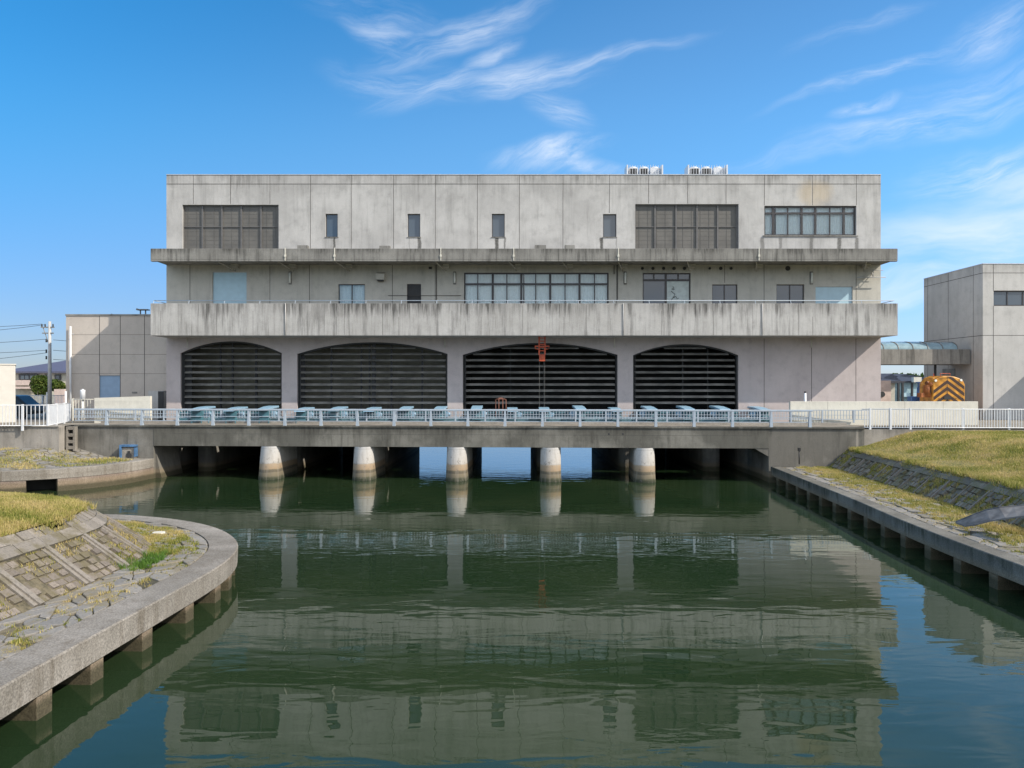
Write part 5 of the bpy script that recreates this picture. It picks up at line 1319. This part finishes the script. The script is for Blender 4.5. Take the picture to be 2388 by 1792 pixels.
def wires(lst, name, label):
    mb = MB()
    for (p, q_, sag) in lst:
        p, q_ = Vector(p), Vector(q_); pts = []
        for k in range(15): t_ = k / 14; v_ = p.lerp(q_, t_); v_.z -= sag * 4 * t_ * (1 - t_); pts.append(v_)
        mb.tube(pts, .016, 4)
    tag(mb.build(name, M['wire'], loc=tuple(lst[0][0])), label, 'cable')
wires([((x_ - .6, 59, zt_ - .2), (x_ - 26, 58, zt_ + .9), .8), ((x_ - .35, 59, zt_ - .25), (x_ - 26, 60, zt_ + .0), .9), ((x_ - .2, 59, zt_ - 1.35), (x_ - 26, 59, zt_ - .5), .8),
       ((x_ - .2, 59, zt_ - 2.2), (x_ - 26, 58, zt_ - 1.3), .7), ((x_ - .2, 59, zt_ - 2.4), (x_ - 26, 63, zt_ - 3.4), .5)], 'overhead_wires', 'thin overhead wires running left from the utility pole')
wires([((x_ + .15, 59.2, zt_ - 1.4), (x_ + 40, 130, zt_ + .6), 1.2), ((x_ + .15, 59.2, zt_ - 2.2), (x_ + 40, 130, zt_ - .3), 1.2), ((x_ + .15, 59.2, zt_ - 2.9), (x_ + 40, 130, zt_ - 1.2), 1.2)], 'overhead_wires', 'thin overhead wires passing behind the annex to the right')

def tree(name, label, x, y, blobs, n, leaf, th=1.2, group=None):
    t = thing(name, label, 'tree', (x, y, ZG), group)
    mb = MB(); mb.tube([(x, y, ZG), (x + .1, y, ZG + th)], .16, 7, r2=.11)
    for (bx, by, bz, r, rz_) in blobs[:5]: mb.tube([(x + .1, y, ZG + th * .8), (bx, by, bz)], .09, 5, r2=.03)
    mb.build('trunk', M['bark'], t)
    N_ = n; v = []; tot = sum(b[3] ** 2 for b in blobs)
    C_ = np.array([blobs[i][:3] for i in np.random.choice(len(blobs), N_, p=[b[3] ** 2 / tot for b in blobs])])
    idx = {tuple(b[:3]): b for b in blobs}; rr = np.array([idx[tuple(c)][3] for c in C_]); rz = np.array([idx[tuple(c)][4] for c in C_])
    d = np.random.normal(size=(N_, 3)); d /= np.linalg.norm(d, axis=1)[:, None]; rad = np.random.uniform(.55, 1.08, N_) ** .6
    c = C_ + d * np.stack([rr, rr, rz], 1) * rad[:, None] - np.array(WL[t])
    u = np.random.normal(size=(N_, 3)); u /= np.linalg.norm(u, axis=1)[:, None]; w_ = np.cross(u, np.random.normal(size=(N_, 3))); w_ /= np.linalg.norm(w_, axis=1)[:, None]
    s_ = np.random.uniform(.6, 1.3, N_)[:, None] * leaf
    V_ = np.stack([c - u * s_, c + w_ * s_ * .6, c + u * s_, c - w_ * s_ * .6], 1)
    me = bpy.data.meshes.new('crown'); me.from_pydata(V_.reshape(-1, 3).tolist(), [], [(4 * i, 4 * i + 1, 4 * i + 2, 4 * i + 3) for i in range(N_)])
    at = me.attributes.new('rnd', 'FLOAT', 'FACE'); at.data.foreach_set('value', np.random.rand(N_).astype(np.float32)); me.materials.append(M['leaf'])
    o = bpy.data.objects.new('crown', me); COL.objects.link(o); o.parent = t
    return t
Yt = 88
def bl(px, py, r, rz): return (X(px, Yt), Yt + random.uniform(-.6, .6), Z(py, Yt), r, rz)
tree('garden_tree', 'round olive green tree left of the utility pole before the house', X(98, Yt), Yt, [bl(86, 898, .8, .6), bl(98, 888, .9, .6), bl(108, 895, .8, .6), bl(102, 908, .9, .7), bl(92, 904, .8, .6)], 2600, .14)
tree('garden_tree', 'lower olive green tree right of the utility pole before the house', X(132, Yt), Yt + 1, [bl(124, 895, .6, .5), bl(133, 898, .8, .5), bl(144, 902, .7, .5), bl(128, 904, .7, .5)], 2000, .14, 1.)
# far tree line and roofs at the horizon
def treeline(name, label, x0, x1, y, h0, h1, n):
    N_ = n; xs_ = np.random.uniform(x0, x1, N_); hh = np.array([h0 + (h1 - h0) * (.5 + .5 * noise.noise(Vector((a * .03, 3.1, 0)))) + .8 * noise.noise(Vector((a * .3, 7, 0))) for a in xs_])
    zc_ = ZG + np.random.uniform(0, 1, N_) ** .7 * hh; c = np.stack([xs_, y + np.random.uniform(-4, 4, N_), zc_], 1)
    u = np.random.normal(size=(N_, 3)); u /= np.linalg.norm(u, axis=1)[:, None]; w_ = np.cross(u, np.random.normal(size=(N_, 3))); w_ /= np.linalg.norm(w_, axis=1)[:, None]; s_ = .8
    V_ = np.stack([c - u * s_, c + w_ * s_ * .7, c + u * s_, c - w_ * s_ * .7], 1)
    me = bpy.data.meshes.new(name); me.from_pydata(V_.reshape(-1, 3).tolist(), [], [(4 * i, 4 * i + 1, 4 * i + 2, 4 * i + 3) for i in range(N_)])
    at = me.attributes.new('rnd', 'FLOAT', 'FACE'); at.data.foreach_set('value', (np.random.rand(N_) * .6).astype(np.float32)); me.materials.append(M['leaf'])
    o = bpy.data.objects.new(name, me); COL.objects.link(o); tag(o, label, 'trees', kind='stuff')
treeline('distant_trees', 'dark distant tree line on the horizon seen under the link corridor', 95, 260, 230, 4.5, 6.5, 5000)
treeline('distant_trees', 'dark distant tree line on the horizon at the left', -260, -80, 230, 3.5, 5.5, 5000)
